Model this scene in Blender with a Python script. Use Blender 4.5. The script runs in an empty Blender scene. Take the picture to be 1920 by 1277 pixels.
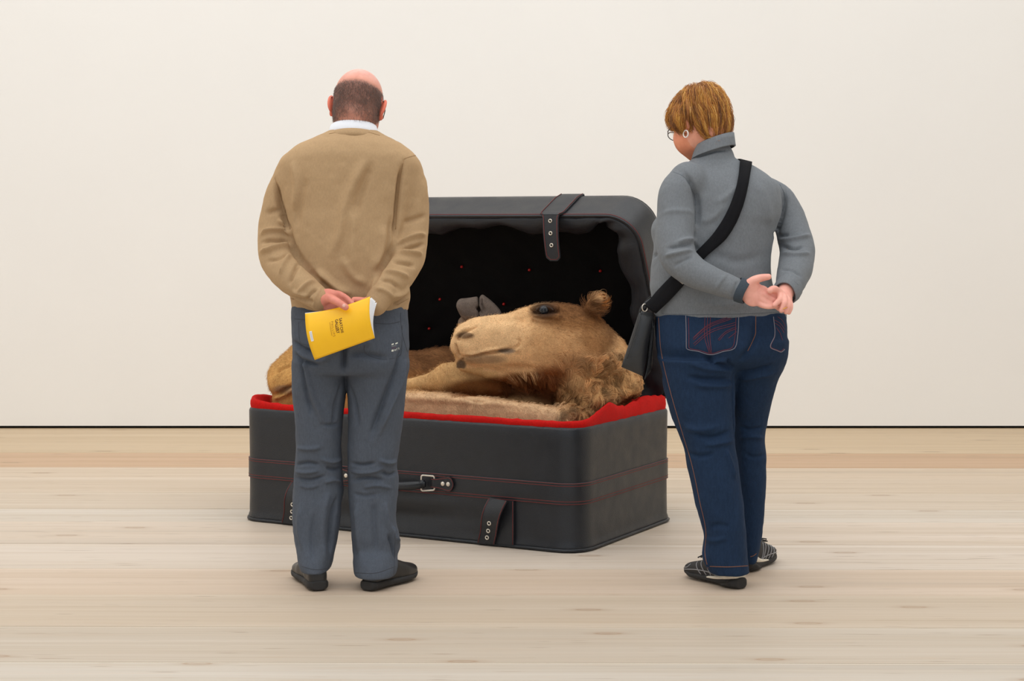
import bpy, bmesh, math, random
import numpy as np
from mathutils import Vector, Matrix
from mathutils.bvhtree import BVHTree

random.seed(7)
RNG = np.random.default_rng(7)
SC = bpy.context.scene
COL = SC.collection

# ------------------------------------------------------------------ camera
FPX, CAM_H, HY = 3224.0, 1.216, 420.0          # focal length in px of a 1920 px frame, eye height, horizon row
cam_data = bpy.data.cameras.new('camera')
cam = bpy.data.objects.new('camera', cam_data)
COL.objects.link(cam)
cam.location = (0, 0, CAM_H)
cam.rotation_euler = (math.radians(90), 0, 0)
cam_data.sensor_fit = 'HORIZONTAL'
cam_data.sensor_width = 36
cam_data.lens = FPX / 1920 * 36
cam_data.shift_y = -(638.5 - HY) / 1920
cam_data.clip_start = 0.05
SC.camera = cam

# ------------------------------------------------------------------ light
world = bpy.data.worlds.new('camera_side_fill')  # added fill light, entering where the room has no front wall
SC.world = world
world.use_nodes = True
bg = world.node_tree.nodes['Background']
bg.inputs[0].default_value = (0.865, 0.93, 1.0, 1)
bg.inputs[1].default_value = 0.85

def area(name, loc, rot, sx, sy, power, color):
    l = bpy.data.lights.new(name, 'AREA')
    l.shape = 'RECTANGLE'
    l.size, l.size_y = sx, sy
    l.energy = power
    l.color = color
    o = bpy.data.objects.new(name, l)
    o.location = loc
    o.rotation_euler = rot
    COL.objects.link(o)
    return o
# the gallery's luminous ceiling
area('ceiling_light', (-0.5, 4.6, 4.93), (0, 0, 0), 9.5, 9.5, 415, (0.925, 0.962, 1.0))
SC.view_settings.view_transform = 'Standard'
SC.view_settings.look = 'None'
SC.view_settings.gamma = 1
SC.view_settings.use_curve_mapping = False
SC.view_settings.exposure = 0.0
SC.cycles.use_denoising = True
SC.cycles.max_bounces = 8
SC.cycles.diffuse_bounces = 5

# ------------------------------------------------------------------ helpers
def P(px, py, d):
    """point at distance d from the camera's plane that the photograph shows at (px, py)"""
    return np.array([(px - 960) / FPX * d, d, CAM_H - (py - HY) / FPX * d])
def lin(c):
    c = np.asarray(c, float) / 255
    return tuple(np.where(c <= 0.04045, c / 12.92, ((c + 0.055) / 1.055) ** 2.4))
def link(o, parent=None):
    COL.objects.link(o)
    if parent is not None:
        o.parent = parent
    return o
def empty(name, loc=(0, 0, 0), rotz=0, parent=None):
    o = bpy.data.objects.new(name, None)
    o.empty_display_size = 0.1
    o.location = loc
    o.rotation_euler = (0, 0, rotz)
    return link(o, parent)
def tag(o, label=None, cat=None, group=None, kind=None):
    for k, v in (('label', label), ('category', cat), ('group', group), ('kind', kind)):
        if v: o[k] = v
    return o
def mesh_np(name, V, Fc, mat, parent=None, smooth=True, col=None, inv=None):
    """V (n,3); Fc list of faces or (m,4)/(m,3) array.  inv: matrix that takes world points into the parent's space"""
    V = np.asarray(V, np.float64)
    if inv is not None:
        M = np.array(inv)
        V = V @ M[:3, :3].T + M[:3, 3]
    me = bpy.data.meshes.new(name)
    if isinstance(Fc, np.ndarray):
        m, k = Fc.shape
        me.vertices.add(len(V)); me.loops.add(m * k); me.polygons.add(m)
        me.vertices.foreach_set('co', V.astype(np.float32).ravel())
        me.loops.foreach_set('vertex_index', Fc.astype(np.int32).ravel())
        me.polygons.foreach_set('loop_start', np.arange(0, m * k, k, dtype=np.int32))
        me.update(calc_edges=True)
    else:
        me.from_pydata([tuple(v) for v in V], [], [tuple(int(i) for i in f) for f in Fc])
        me.update()
    me.validate()
    if smooth:
        me.polygons.foreach_set('use_smooth', np.ones(len(me.polygons), bool))
    if col is not None:
        a = me.color_attributes.new('Col', 'FLOAT_COLOR', 'POINT')
        c = np.ones((len(V), 4), np.float32); c[:, :3] = col
        a.data.foreach_set('color', c.ravel())
    if mat is not None: me.materials.append(mat)
    o = bpy.data.objects.new(name, me)
    return link(o, parent)
class MB:
    """collects pieces of one mesh"""
    def __init__(s): s.v, s.f = [], []
    def add(s, V, Fc):
        n = len(s.v)
        s.v.extend([tuple(map(float, v)) for v in V]); s.f.extend([tuple(int(i) + n for i in f) for f in Fc])
        return s
    def box(s, c, size, R=None, bev=0.0):
        c = np.asarray(c, float); h = np.asarray(size, float) / 2
        bm = bmesh.new(); bmesh.ops.create_cube(bm, size=2.0)
        for v in bm.verts: v.co = Vector((v.co.x * h[0], v.co.y * h[1], v.co.z * h[2]))
        if bev: bmesh.ops.bevel(bm, geom=bm.edges[:], offset=bev, segments=2, affect='EDGES')
        bm.verts.index_update()
        V = np.array([v.co[:] for v in bm.verts]); Fc = [[v.index for v in f.verts] for f in bm.faces]
        bm.free()
        if R is not None: V = V @ np.asarray(R).T
        return s.add(V + c, Fc)
    def tube(s, pts, r, n=8, closed=False, cap=True, flat=None):
        """round tube (or flat: (wx, wy) half sizes with up vector) along pts"""
        pts = np.asarray(pts, float); m = len(pts)
        r = np.broadcast_to(np.asarray(r, float), (m,))
        if closed: t = np.roll(pts, -1, 0) - np.roll(pts, 1, 0)
        else: t = np.gradient(pts, axis=0)
        t /= np.linalg.norm(t, axis=1)[:, None] + 1e-12
        ref = np.array([0, 0, 1.0]) if abs(t[0][2]) < 0.9 else np.array([1.0, 0, 0])
        a = np.cross(t[0], ref); a /= np.linalg.norm(a)
        V = []
        for i in range(m):
            a = a - t[i] * np.dot(a, t[i]); a /= np.linalg.norm(a) + 1e-12
            b = np.cross(t[i], a)
            for j in range(n):
                w = 2 * math.pi * j / n
                V.append(pts[i] + r[i] * (math.cos(w) * a + math.sin(w) * b))
        Fc = []
        for i in range(m if closed else m - 1):
            for j in range(n):
                p, q = i * n, ((i + 1) % m) * n
                Fc.append((p + j, p + (j + 1) % n, q + (j + 1) % n, q + j))
        if cap and not closed:
            Fc.append(tuple(range(n))[::-1]); Fc.append(tuple((m - 1) * n + j for j in range(n)))
        return s.add(V, Fc)
    def lathe(s, c, axis, prof, n=20):
        """prof: (radius, height along axis)"""
        axis = np.asarray(axis, float); axis /= np.linalg.norm(axis)
        ref = np.array([0, 0, 1.0]) if abs(axis[2]) < 0.9 else np.array([1.0, 0, 0])
        a = np.cross(axis, ref); a /= np.linalg.norm(a); b = np.cross(axis, a)
        V = []
        for (r, h) in prof:
            for j in range(n):
                w = 2 * math.pi * j / n
                V.append(np.asarray(c) + h * axis + r * (math.cos(w) * a + math.sin(w) * b))
        Fc = []
        for i in range(len(prof) - 1):
            for j in range(n):
                Fc.append((i * n + j, i * n + (j + 1) % n, (i + 1) * n + (j + 1) % n, (i + 1) * n + j))
        Fc.append(tuple(range(n))[::-1]); Fc.append(tuple((len(prof) - 1) * n + j for j in range(n)))
        return s.add(V, Fc)
    def grid(s, G):
        G = np.asarray(G, float); a, b = G.shape[:2]
        Fc = [(i * b + j, i * b + j + 1, (i + 1) * b + j + 1, (i + 1) * b + j) for i in range(a - 1) for j in range(b - 1)]
        return s.add(G.reshape(-1, 3), Fc)
    def sheet(s, G, th, nrm=None):
        """closed thin slab: grid G thickened by th along its normals"""
        G = np.asarray(G, float); a, b = G.shape[:2]
        if nrm is None:
            n = np.cross(np.gradient(G, axis=0), np.gradient(G, axis=1)); n /= np.linalg.norm(n, axis=2)[..., None] + 1e-12
        else: n = np.broadcast_to(np.asarray(nrm, float), G.shape)
        A, B = G + n * th / 2, G - n * th / 2
        off = len(s.v); N = a * b
        s.grid(A)
        V = B.reshape(-1, 3); idx = lambda i, j: i * b + j
        Fc = [(N + idx(i, j), N + idx(i + 1, j), N + idx(i + 1, j + 1), N + idx(i, j + 1)) for i in range(a - 1) for j in range(b - 1)]
        rim = [idx(0, j) for j in range(b)] + [idx(i, b - 1) for i in range(1, a)] + [idx(a - 1, j) for j in range(b - 2, -1, -1)] + [idx(i, 0) for i in range(a - 2, 0, -1)]
        for i in range(len(rim)):
            p, q = rim[i], rim[(i + 1) % len(rim)]
            Fc.append((q, p, N + p, N + q))
        s.v.extend([tuple(map(float, v)) for v in V]); s.f.extend([tuple(i + off for i in f) for f in Fc])
        return s
    def build(s, name, mat, parent=None, smooth=True, inv=None, sharp=None):
        o = mesh_np(name, np.array(s.v), s.f, mat, parent, smooth, inv=inv)
        if sharp is not None and smooth:
            o.data.set_sharp_from_angle(angle=math.radians(sharp))
        return o

def spline(pts, n):
    """Catmull-Rom through pts (k, c) sampled at n points"""
    pts = np.asarray(pts, float)
    if len(pts) == 2:
        return pts[0] + np.linspace(0, 1, n)[:, None] * (pts[1] - pts[0])
    d = np.r_[0, np.cumsum(np.linalg.norm(np.diff(pts[:, :min(3, pts.shape[1])], axis=0), axis=1) + 1e-9)]
    return np.stack([hermite(d, pts[:, c], np.linspace(0, d[-1], n)) for c in range(pts.shape[1])], 1)
def hermite(x, y, q):
    x = np.asarray(x, float); y = np.asarray(y, float)
    if len(x) == 2: return np.interp(q, x, y)
    h = np.diff(x); s = np.diff(y) / h
    m = np.zeros(len(x))
    m[1:-1] = (s[:-1] * h[1:] + s[1:] * h[:-1]) / (h[1:] + h[:-1])
    m[0], m[-1] = s[0], s[-1]
    lim = np.minimum(np.abs(np.r_[s[0], s]), np.abs(np.r_[s, s[-1]])) * 3
    m = np.sign(m) * np.minimum(np.abs(m), lim + 1e-9)
    q = np.clip(q, x[0], x[-1])
    i = np.clip(np.searchsorted(x, q) - 1, 0, len(h) - 1)
    t = (q - x[i]) / h[i]
    return ((2*t**3-3*t**2+1)*y[i] + (t**3-2*t**2+t)*h[i]*m[i] + (-2*t**3+3*t**2)*y[i+1] + (t**3-t**2)*h[i]*m[i+1])

# ---- smooth distance fields, meshed by surface nets
class Field:
    def __init__(s, lo, hi, h):
        s.h = h; s.lo = np.array(lo, float)
        s.n = (np.ceil((np.array(hi, float) - s.lo) / h).astype(int) + 1)
        s.ax = [(s.lo[i] + h * np.arange(s.n[i])).astype(np.float32) for i in range(3)]
        s.f = np.full(tuple(s.n), 0.5, np.float32)
    def blk(s, lo, hi):
        a = np.clip(np.floor((np.asarray(lo) - s.lo) / s.h).astype(int), 0, s.n - 1)
        b = np.clip(np.ceil((np.asarray(hi) - s.lo) / s.h).astype(int) + 1, 1, s.n)
        sl = tuple(slice(a[i], max(b[i], a[i] + 1)) for i in range(3))
        return sl, s.ax[0][sl[0]][:, None, None], s.ax[1][sl[1]][None, :, None], s.ax[2][sl[2]][None, None, :]
    def mix(s, sl, d, k, sub=False):
        a = s.f[sl]
        if sub:
            d = -d
            if k > 0:
                h = np.maximum(k - np.abs(a - d), 0) / k
                s.f[sl] = np.maximum(a, d) + h * h * k / 4
            else: s.f[sl] = np.maximum(a, d)
        else:
            if k > 0:
                h = np.maximum(k - np.abs(a - d), 0) / k
                s.f[sl] = np.minimum(a, d) - h * h * k / 4
            else: s.f[sl] = np.minimum(a, d)
    def chain(s, pts, rad, k=0.0, n=None, sub=False):
        """tapered limb through pts with radii"""
        pts = np.asarray(pts, float); rad = np.asarray(rad, float)
        if n is None: n = max(2, 6 * (len(pts) - 1) + 1) if len(pts) > 2 else 2
        q = spline(np.c_[pts, rad], n)
        m = k + 3 * s.h
        R = q[:, 3].max()
        sl, X, Y, Z = s.blk(q[:, :3].min(0) - R - m, q[:, :3].max(0) + R + m)
        d = np.full(tuple(x.stop - x.start for x in sl), 0.5, np.float32)
        o = np.array([x.start for x in sl])
        for i in range(len(q) - 1):
            a, b, ra, rb = q[i, :3], q[i + 1, :3], q[i, 3], q[i + 1, 3]
            s2, X, Y, Z = s.blk(np.minimum(a, b) - max(ra, rb) - m, np.maximum(a, b) + max(ra, rb) + m)
            ab = (b - a); L = float(ab @ ab) + 1e-12
            t = np.clip(((X - a[0]) * ab[0] + (Y - a[1]) * ab[1] + (Z - a[2]) * ab[2]) / L, 0, 1)
            dd = np.sqrt((X - a[0] - t * ab[0]) ** 2 + (Y - a[1] - t * ab[1]) ** 2 + (Z - a[2] - t * ab[2]) ** 2) - (ra + t * (rb - ra))
            loc = tuple(slice(s2[j].start - o[j], s2[j].stop - o[j]) for j in range(3))
            d[loc] = np.minimum(d[loc], dd)
        s.mix(sl, d, k, sub)
    def ell(s, c, r, R=None, k=0.0, sub=False):
        c = np.asarray(c, float); r = np.asarray(r, float)
        e = r if R is None else np.sqrt(((np.asarray(R) * r[None, :]) ** 2).sum(1))
        m = k + 3 * s.h
        sl, X, Y, Z = s.blk(c - e - m, c + e + m)
        X, Y, Z = X - c[0], Y - c[1], Z - c[2]
        if R is not None:
            R = np.asarray(R)
            U = [(X * R[0, i] + Y * R[1, i] + Z * R[2, i]) for i in range(3)]
        else: U = [X, Y, Z]
        k0 = np.sqrt((U[0] / r[0]) ** 2 + (U[1] / r[1]) ** 2 + (U[2] / r[2]) ** 2)
        k1 = np.sqrt((U[0] / r[0] ** 2) ** 2 + (U[1] / r[1] ** 2) ** 2 + (U[2] / r[2] ** 2) ** 2) + 1e-6
        s.mix(sl, k0 * (k0 - 1) / k1, k, sub)
    def stack(s, ax, rows, k=0.0, exp=2.3, cap=0.02, sub=False, rot=0.0):
        """cross-sections along axis ax (0 or 2): rows (t, cu, cv, a, b), u = the other horizontal axis order (x,y) for ax 2, (y,z) for ax 0, (x,z) for ax 1"""
        rows = np.asarray(sorted(rows), float)
        t = s.ax[ax]
        i0, i1 = rows[0, 0] - 0.03, rows[-1, 0] + 0.03
        ua, va = {2: (0, 1), 0: (1, 2), 1: (0, 2)}[ax]
        mx = np.maximum(rows[:, 3], rows[:, 4])
        lo = np.zeros(3); hi = np.zeros(3); m = k + 3 * s.h
        lo[ax], hi[ax] = i0 - m, i1 + m
        lo[ua], hi[ua] = (rows[:, 1] - mx).min() - m, (rows[:, 1] + mx).max() + m
        lo[va], hi[va] = (rows[:, 2] - mx).min() - m, (rows[:, 2] + mx).max() + m
        sl, X, Y, Z = s.blk(lo, hi)
        W = (X, Y, Z); T = W[ax].ravel()
        sh = [1, 1, 1]; sh[ax] = len(T)
        g = [hermite(rows[:, 0], rows[:, j], T).reshape(sh).astype(np.float32) for j in (1, 2, 3, 4)]
        U, V = W[ua] - g[0], W[va] - g[1]
        if rot: U, V = U * math.cos(rot) + V * math.sin(rot), -U * math.sin(rot) + V * math.cos(rot)
        u, v = np.abs(U) / g[2], np.abs(V) / g[3]
        rho = (u ** exp + v ** exp) ** (1 / exp)
        gr = np.sqrt((u ** (exp - 1) / g[2]) ** 2 + (v ** (exp - 1) / g[3]) ** 2) / np.maximum(rho, 1e-3) ** (exp - 1) + 1e-6
        d = np.where(rho > 0.3, (rho - 1) / gr, -0.7 * np.minimum(g[2], g[3]))
        e = np.maximum(rows[0, 0] - T, T - rows[-1, 0]).reshape(sh)
        h = np.maximum(cap - np.abs(d - e), 0) / cap
        d = np.maximum(d, e) + h * h * cap / 4
        s.mix(sl, d.astype(np.float32), k, sub)
    def mesh(s, smooth=2):
        f = s.f; n = np.array(f.shape) - 1
        S = f < 0
        cnt = np.zeros(tuple(n), np.int8)
        for i in (0, 1):
            for j in (0, 1):
                for l in (0, 1):
                    cnt += S[i:n[0] + i, j:n[1] + j, l:n[2] + l]
        ids = np.argwhere((cnt > 0) & (cnt < 8))
        off = np.array([(i, j, l) for i in (0, 1) for j in (0, 1) for l in (0, 1)])
        val = np.stack([f[tuple((ids + o).T)] for o in off], 1)
        acc = np.zeros((len(ids), 3)); num = np.zeros(len(ids))
        for a in range(8):
            for b in range(a + 1, 8):
                if np.abs(off[a] - off[b]).sum() != 1: continue
                m = (val[:, a] < 0) != (val[:, b] < 0)
                t = val[m, a] / (val[m, a] - val[m, b])
                acc[m] += off[a] + t[:, None] * (off[b] - off[a]); num[m] += 1
        V = s.lo + s.h * (ids + acc / num[:, None])
        idx = np.full(tuple(n), -1, np.int32); idx[tuple(ids.T)] = np.arange(len(ids))
        Q = []
        for ax in range(3):
            sa = [slice(None)] * 3; sb = [slice(None)] * 3
            sa[ax], sb[ax] = slice(0, -1), slice(1, None)
            A, B = S[tuple(sa)], S[tuple(sb)]
            e = np.argwhere(A != B)
            u, v = [x for x in range(3) if x != ax]
            e = e[(e[:, u] > 0) & (e[:, v] > 0) & (e[:, u] < n[u]) & (e[:, v] < n[v])]
            flip = A[tuple(e.T)]
            def at(du, dv):
                q = e.copy(); q[:, u] += du; q[:, v] += dv
                return idx[tuple(q.T)]
            q = np.stack([at(-1, -1), at(0, -1), at(0, 0), at(-1, 0)], 1)
            fl = ~flip if ax != 1 else flip
            q[fl] = q[fl][:, ::-1]
            Q.append(q)
        Q = np.concatenate(Q); Q = Q[(Q >= 0).all(1)]
        return (smooth_mesh(V, Q, smooth) if smooth else V), Q

def edges_of(Q):
    E = np.concatenate([Q[:, [i, (i + 1) % Q.shape[1]]] for i in range(Q.shape[1])])
    E.sort(axis=1)
    return np.unique(E[:, 0].astype(np.int64) * (1 << 31) + E[:, 1]) 
def smooth_mesh(V, Q, it=1, lam=0.5, mu=-0.52):
    k = edges_of(Q); a, b = (k >> 31).astype(np.int64), (k & ((1 << 31) - 1)).astype(np.int64)
    n = len(V); deg = np.bincount(a, minlength=n) + np.bincount(b, minlength=n); deg = np.maximum(deg, 1)
    V = V.copy()
    for i in range(it):
        for w in (lam, mu):
            S = np.stack([np.bincount(a, V[b, c], n) + np.bincount(b, V[a, c], n) for c in range(3)], 1) / deg[:, None]
            V += w * (S - V)
    return V
def normals(V, Q):
    d = np.cross(V[Q[:, 2]] - V[Q[:, 0]], V[Q[:, 3]] - V[Q[:, 1]])
    n = len(V); N = np.zeros((n, 3))
    for j in range(4):
        for c in range(3): N[:, c] += np.bincount(Q[:, j], d[:, c], n)
    return N / (np.linalg.norm(N, axis=1)[:, None] + 1e-12)
def bvh(V, Q):
    return BVHTree.FromPolygons(V.tolist(), Q.tolist() if isinstance(Q, np.ndarray) else Q)
CAMP = Vector((0, 0, CAM_H))
def cast(tree, px, py, near=0.0):
    """where the view ray of (px, py) meets a surface: point and outward normal"""
    d = Vector(P(px, py, 1.0)) - CAMP
    d.normalize()
    h = tree.ray_cast(CAMP, d)
    if h[0] is None: return None, None
    n = h[1] if h[1].dot(d) < 0 else -h[1]
    return np.array(h[0]), np.array(n)
def cast_line(tree, pts, n=24, off=0.0):
    q = spline(pts, n); out = []
    for (x, y) in q:
        p, nn = cast(tree, x, y)
        if p is not None: out.append(p + nn * off)
    # drop depth jumps
    o = [out[0]] if out else []
    for p in out[1:]:
        if abs(p[1] - o[-1][1]) < 0.06: o.append(p)
    return np.array(o)
def fold(V, N, line, w, amp, fade=True, side=None):
    """raise (amp>0) or sink a soft fold along a 3-D polyline"""
    if len(line) < 2: return
    lo, hi = line.min(0) - 3 * w, line.max(0) + 3 * w
    m = np.where(((V > lo) & (V < hi)).all(1))[0]
    if not len(m): return
    p = V[m]; best = np.full(len(m), 9.0); tt = np.zeros(len(m))
    K = len(line) - 1
    for i in range(K):
        a, b = line[i], line[i + 1]; ab = b - a; L = ab @ ab + 1e-12
        t = np.clip((p - a) @ ab / L, 0, 1)
        d = np.linalg.norm(p - a - t[:, None] * ab, axis=1)
        g = d < best; best[g] = d[g]; tt[g] = (i + t[g]) / K
    x = best / w
    pr = np.exp(-x * x)
    if fade: pr *= np.clip(np.sin(np.pi * np.clip(tt, 0.02, 0.98)) * 1.6, 0, 1)
    V[m] += N[m] * (amp * pr)[:, None]
def vnoise(p, scale, seed=0):
    """smooth value noise in [-1, 1] at points p"""
    q = p * scale; i = np.floor(q).astype(np.int64); f = q - i; f = f * f * (3 - 2 * f)
    def hsh(a, b, c):
        h = (a * 374761393 + b * 668265263 + c * 2147483647 + seed * 1274126177) & 0xffffffff
        h = ((h ^ (h >> 13)) * 1274126177) & 0xffffffff
        return ((h ^ (h >> 16)) & 0xffff) / 32767.5 - 1
    out = 0
    for a in (0, 1):
        for b in (0, 1):
            for c in (0, 1):
                w = (f[:, 0] if a else 1 - f[:, 0]) * (f[:, 1] if b else 1 - f[:, 1]) * (f[:, 2] if c else 1 - f[:, 2])
                out = out + w * hsh(i[:, 0] + a, i[:, 1] + b, i[:, 2] + c)
    return out
def strands(name, paths, rad, mat, parent, col=None, inv=None):
    """hair: paths (n, k, 3)"""
    paths = np.asarray(paths, float); n, k = paths.shape[:2]
    if inv is not None:
        M = np.array(inv); paths = paths @ M[:3, :3].T + M[:3, 3]
    hc = bpy.data.hair_curves.new(name)
    hc.add_curves([k] * n)
    hc.position_data.foreach_set('vector', paths.astype(np.float32).ravel())
    r = hc.attributes.new('radius', 'FLOAT', 'POINT')
    rr = np.broadcast_to(np.asarray(rad, float).reshape(-1, 1), (n, 1)) * np.linspace(1, 0.25, k)[None, :]
    r.data.foreach_set('value', rr.astype(np.float32).ravel())
    if col is not None:
        a = hc.attributes.new('Col', 'FLOAT_COLOR', 'CURVE')
        c = np.ones((n, 4), np.float32); c[:, :3] = col
        a.data.foreach_set('color', c.ravel())
    hc.materials.append(mat)
    o = bpy.data.objects.new(name, hc)
    return link(o, parent)
def rotm(ax, deg):
    return np.array(Matrix.Rotation(math.radians(deg), 3, ax))

# ------------------------------------------------------------------ materials
def new_mat(name, base=(0.5, 0.5, 0.5), rough=0.6, metal=0.0, spec=0.5):
    m = bpy.data.materials.new(name); m.use_nodes = True
    nt = m.node_tree; b = nt.nodes['Principled BSDF']
    b.inputs['Base Color'].default_value = (*base, 1)
    b.inputs['Roughness'].default_value = rough
    b.inputs['Metallic'].default_value = metal
    b.inputs['Specular IOR Level'].default_value = spec
    return m, nt, b
def nd(nt, typ, **kw):
    n = nt.nodes.new(typ)
    for k, v in kw.items():
        if k.startswith('i_'):
            key = k[2:].replace('_', ' ')
            n.inputs[key if key in n.inputs else int(key)].default_value = v
        else: setattr(n, k, v)
    return n
def coords(nt, scale=(1, 1, 1), rot=(0, 0, 0), kind='Object'):
    c = nd(nt, 'ShaderNodeTexCoord'); mp = nd(nt, 'ShaderNodeMapping')
    mp.inputs['Scale'].default_value = scale; mp.inputs['Rotation'].default_value = rot
    nt.links.new(c.outputs[kind], mp.inputs[0])
    return mp.outputs[0]
def noise(nt, vec, scale, detail=3, rough=0.5, dist=0.0):
    n = nd(nt, 'ShaderNodeTexNoise')
    n.inputs['Scale'].default_value = scale; n.inputs['Detail'].default_value = detail
    n.inputs['Roughness'].default_value = rough; n.inputs['Distortion'].default_value = dist
    nt.links.new(vec, n.inputs['Vector'])
    return n.outputs[0]
def ramp(nt, fac, stops):
    r = nd(nt, 'ShaderNodeValToRGB')
    e = r.color_ramp.elements
    while len(e) > 1: e.remove(e[0])
    e[0].position, e[0].color = stops[0][0], (*stops[0][1], 1)
    for p, c in stops[1:]:
        x = e.new(p); x.color = (*c, 1)
    nt.links.new(fac, r.inputs[0])
    return r.outputs[0]
def mixc(nt, fac, a, b, mode='MIX'):
    m = nd(nt, 'ShaderNodeMix', data_type='RGBA', blend_type=mode)
    for v, i in ((fac, 0), (a, 6), (b, 7)):
        if hasattr(v, 'links') or isinstance(v, bpy.types.NodeSocket): nt.links.new(v, m.inputs[i])
        elif i == 0: m.inputs[0].default_value = v
        else: m.inputs[i].default_value = (*v, 1)
    return m.outputs[2]
def bump(nt, b, height, dist=0.002, strength=0.5, prev=None):
    n = nd(nt, 'ShaderNodeBump')
    n.inputs['Strength'].default_value = strength; n.inputs['Distance'].default_value = dist
    nt.links.new(height, n.inputs['Height'])
    if prev is not None: nt.links.new(prev, n.inputs['Normal'])
    nt.links.new(n.outputs[0], b.inputs['Normal'])
    return n.outputs[0]
def mul(c, k): return tuple(x * k for x in c)
def cloth_mat(name, rgb, var=0.18, fine=900, bumpd=0.0012, rough=0.9, sheen=0.15, warp=1.0, big=0.06):
    """woven or knitted cloth: speckle, weave relief, sheen"""
    base = lin(rgb)
    m, nt, b = new_mat(name, base, rough, spec=0.15)
    v = coords(nt, (1, 1, 1))
    v2 = coords(nt, (1, 1, warp))
    n1 = noise(nt, v2, fine, 2, 0.6); n2 = noise(nt, v, 7, 3)
    n3 = noise(nt, v2, fine * 0.28, 2, 0.6)
    c = ramp(nt, n1, [(0.3, mul(base, 1 - var)), (0.7, mul(base, 1 + var))])
    c = mixc(nt, 0.5, c, ramp(nt, n3, [(0.35, mul(base, 1 - var * .8)), (0.65, mul(base, 1 + var * .8))]))
    c = mixc(nt, n2, c, mixc(nt, 1.0, c, (1 - big,) * 3, 'MULTIPLY'))
    nt.links.new(c, b.inputs['Base Color'])
    bump(nt, b, n1, bumpd, 0.5)
    b.inputs['Sheen Weight'].default_value = sheen
    b.inputs['Sheen Tint'].default_value = (*[min(1, x * 2.2 + 0.02) for x in base], 1)
    b.inputs['Sheen Roughness'].default_value = 0.5
    return m
def plain(name, rgb, rough=0.5, metal=0.0, spec=0.5, nscale=200, nb=0.0005, var=0.08):
    base = lin(rgb)
    m, nt, b = new_mat(name, base, rough, metal, spec)
    v = coords(nt); n = noise(nt, v, nscale, 3)
    nt.links.new(ramp(nt, n, [(0.3, mul(base, 1 - var)), (0.7, mul(base, 1 + var))]), b.inputs['Base Color'])
    if nb: bump(nt, b, n, nb, 0.4)
    return m
def leather_mat(name, rgb, rough=0.42, scale=260, nb=0.0012, spec=0.5):
    base = lin(rgb)
    m, nt, b = new_mat(name, base, rough, spec=spec)
    b.inputs['Specular Tint'].default_value = (0.92, 0.965, 1.0, 1)  # cool skylight sheen put into the reflection tint
    v = coords(nt)
    vo = nd(nt, 'ShaderNodeTexVoronoi'); vo.inputs['Scale'].default_value = scale
    nt.links.new(v, vo.inputs['Vector'])
    n = noise(nt, v, 14, 4)
    nt.links.new(ramp(nt, n, [(0.3, mul(base, 0.85)), (0.7, mul(base, 1.15))]), b.inputs['Base Color'])
    nt.links.new(ramp(nt, n, [(0.3, (rough - .06,) * 3), (0.7, (rough + .08,) * 3)]), b.inputs['Roughness'])
    p = bump(nt, b, vo.outputs[0], nb, 0.35)
    bump(nt, b, noise(nt, v, 7, 2), 0.008, 0.25, p)
    return m
def attr_mat(name, rough=0.8, nscale=120, var=0.12, nb=0.001, spec=0.2):
    m, nt, b = new_mat(name, (0.5,) * 3, rough, spec=spec)
    a = nd(nt, 'ShaderNodeAttribute', attribute_name='Col')
    v = coords(nt); n = noise(nt, v, nscale, 3)
    c = mixc(nt, 1.0, a.outputs[0], ramp(nt, n, [(0.3, (1 - var,) * 3), (0.7, (1 + var,) * 3)]), 'MULTIPLY')
    nt.links.new(c, b.inputs['Base Color'])
    if nb: bump(nt, b, n, nb, 0.5)
    return m
STEEL = plain('polished_steel', (222, 214, 200), 0.3, 0.65, nb=0)
BLACKHOLE = plain('black_hole', (8, 8, 8), 0.9)
# ------------------------------------------------------------------ room
WALL_Y, XL, XR, FRONT, CEIL = 10.22, -6.4, 6.4, -1.5, 5.0
def wall_mat(name, rgb):
    base = lin(rgb)
    m, nt, b = new_mat(name, base, 0.85, spec=0.2)
    v = coords(nt)
    n = noise(nt, v, 0.9, 4); n2 = noise(nt, v, 140, 2)
    nt.links.new(ramp(nt, n, [(0.3, mul(base, 0.985)), (0.7, mul(base, 1.012))]), b.inputs['Base Color'])
    bump(nt, b, n2, 0.0006, 0.3)
    return m
MW = wall_mat('white_emulsion', (245, 243, 239))
def structure(name, c, size, mat):
    o = MB().box(c, size).build(name, mat, None, False)
    return tag(o, kind='structure')
# back wall: the plaster stops 14 mm above the floor (shadow gap); a dark recess lies behind the gap
structure('wall_back', (0, WALL_Y + 0.1, (CEIL + 0.016) / 2), (XR - XL, 0.2, CEIL - 0.016), MW)
structure('trim_1', (0, WALL_Y + 0.14, 0.008), (XR - XL, 0.2, 0.015), plain('dark_recess', (20, 18, 16), 0.9))
bpy.data.objects['trim_1']['label'] = 'dark shadow gap where the white back wall meets the floor'
structure('wall_left', (XL - 0.1, (WALL_Y + FRONT) / 2, CEIL / 2), (0.2, WALL_Y - FRONT, CEIL), MW)
structure('wall_right', (XR + 0.1, (WALL_Y + FRONT) / 2, CEIL / 2), (0.2, WALL_Y - FRONT, CEIL), MW)
structure('ceiling', (0, (WALL_Y + FRONT) / 2, CEIL + 0.05), (XR - XL, WALL_Y - FRONT, 0.1), MW)

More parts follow.
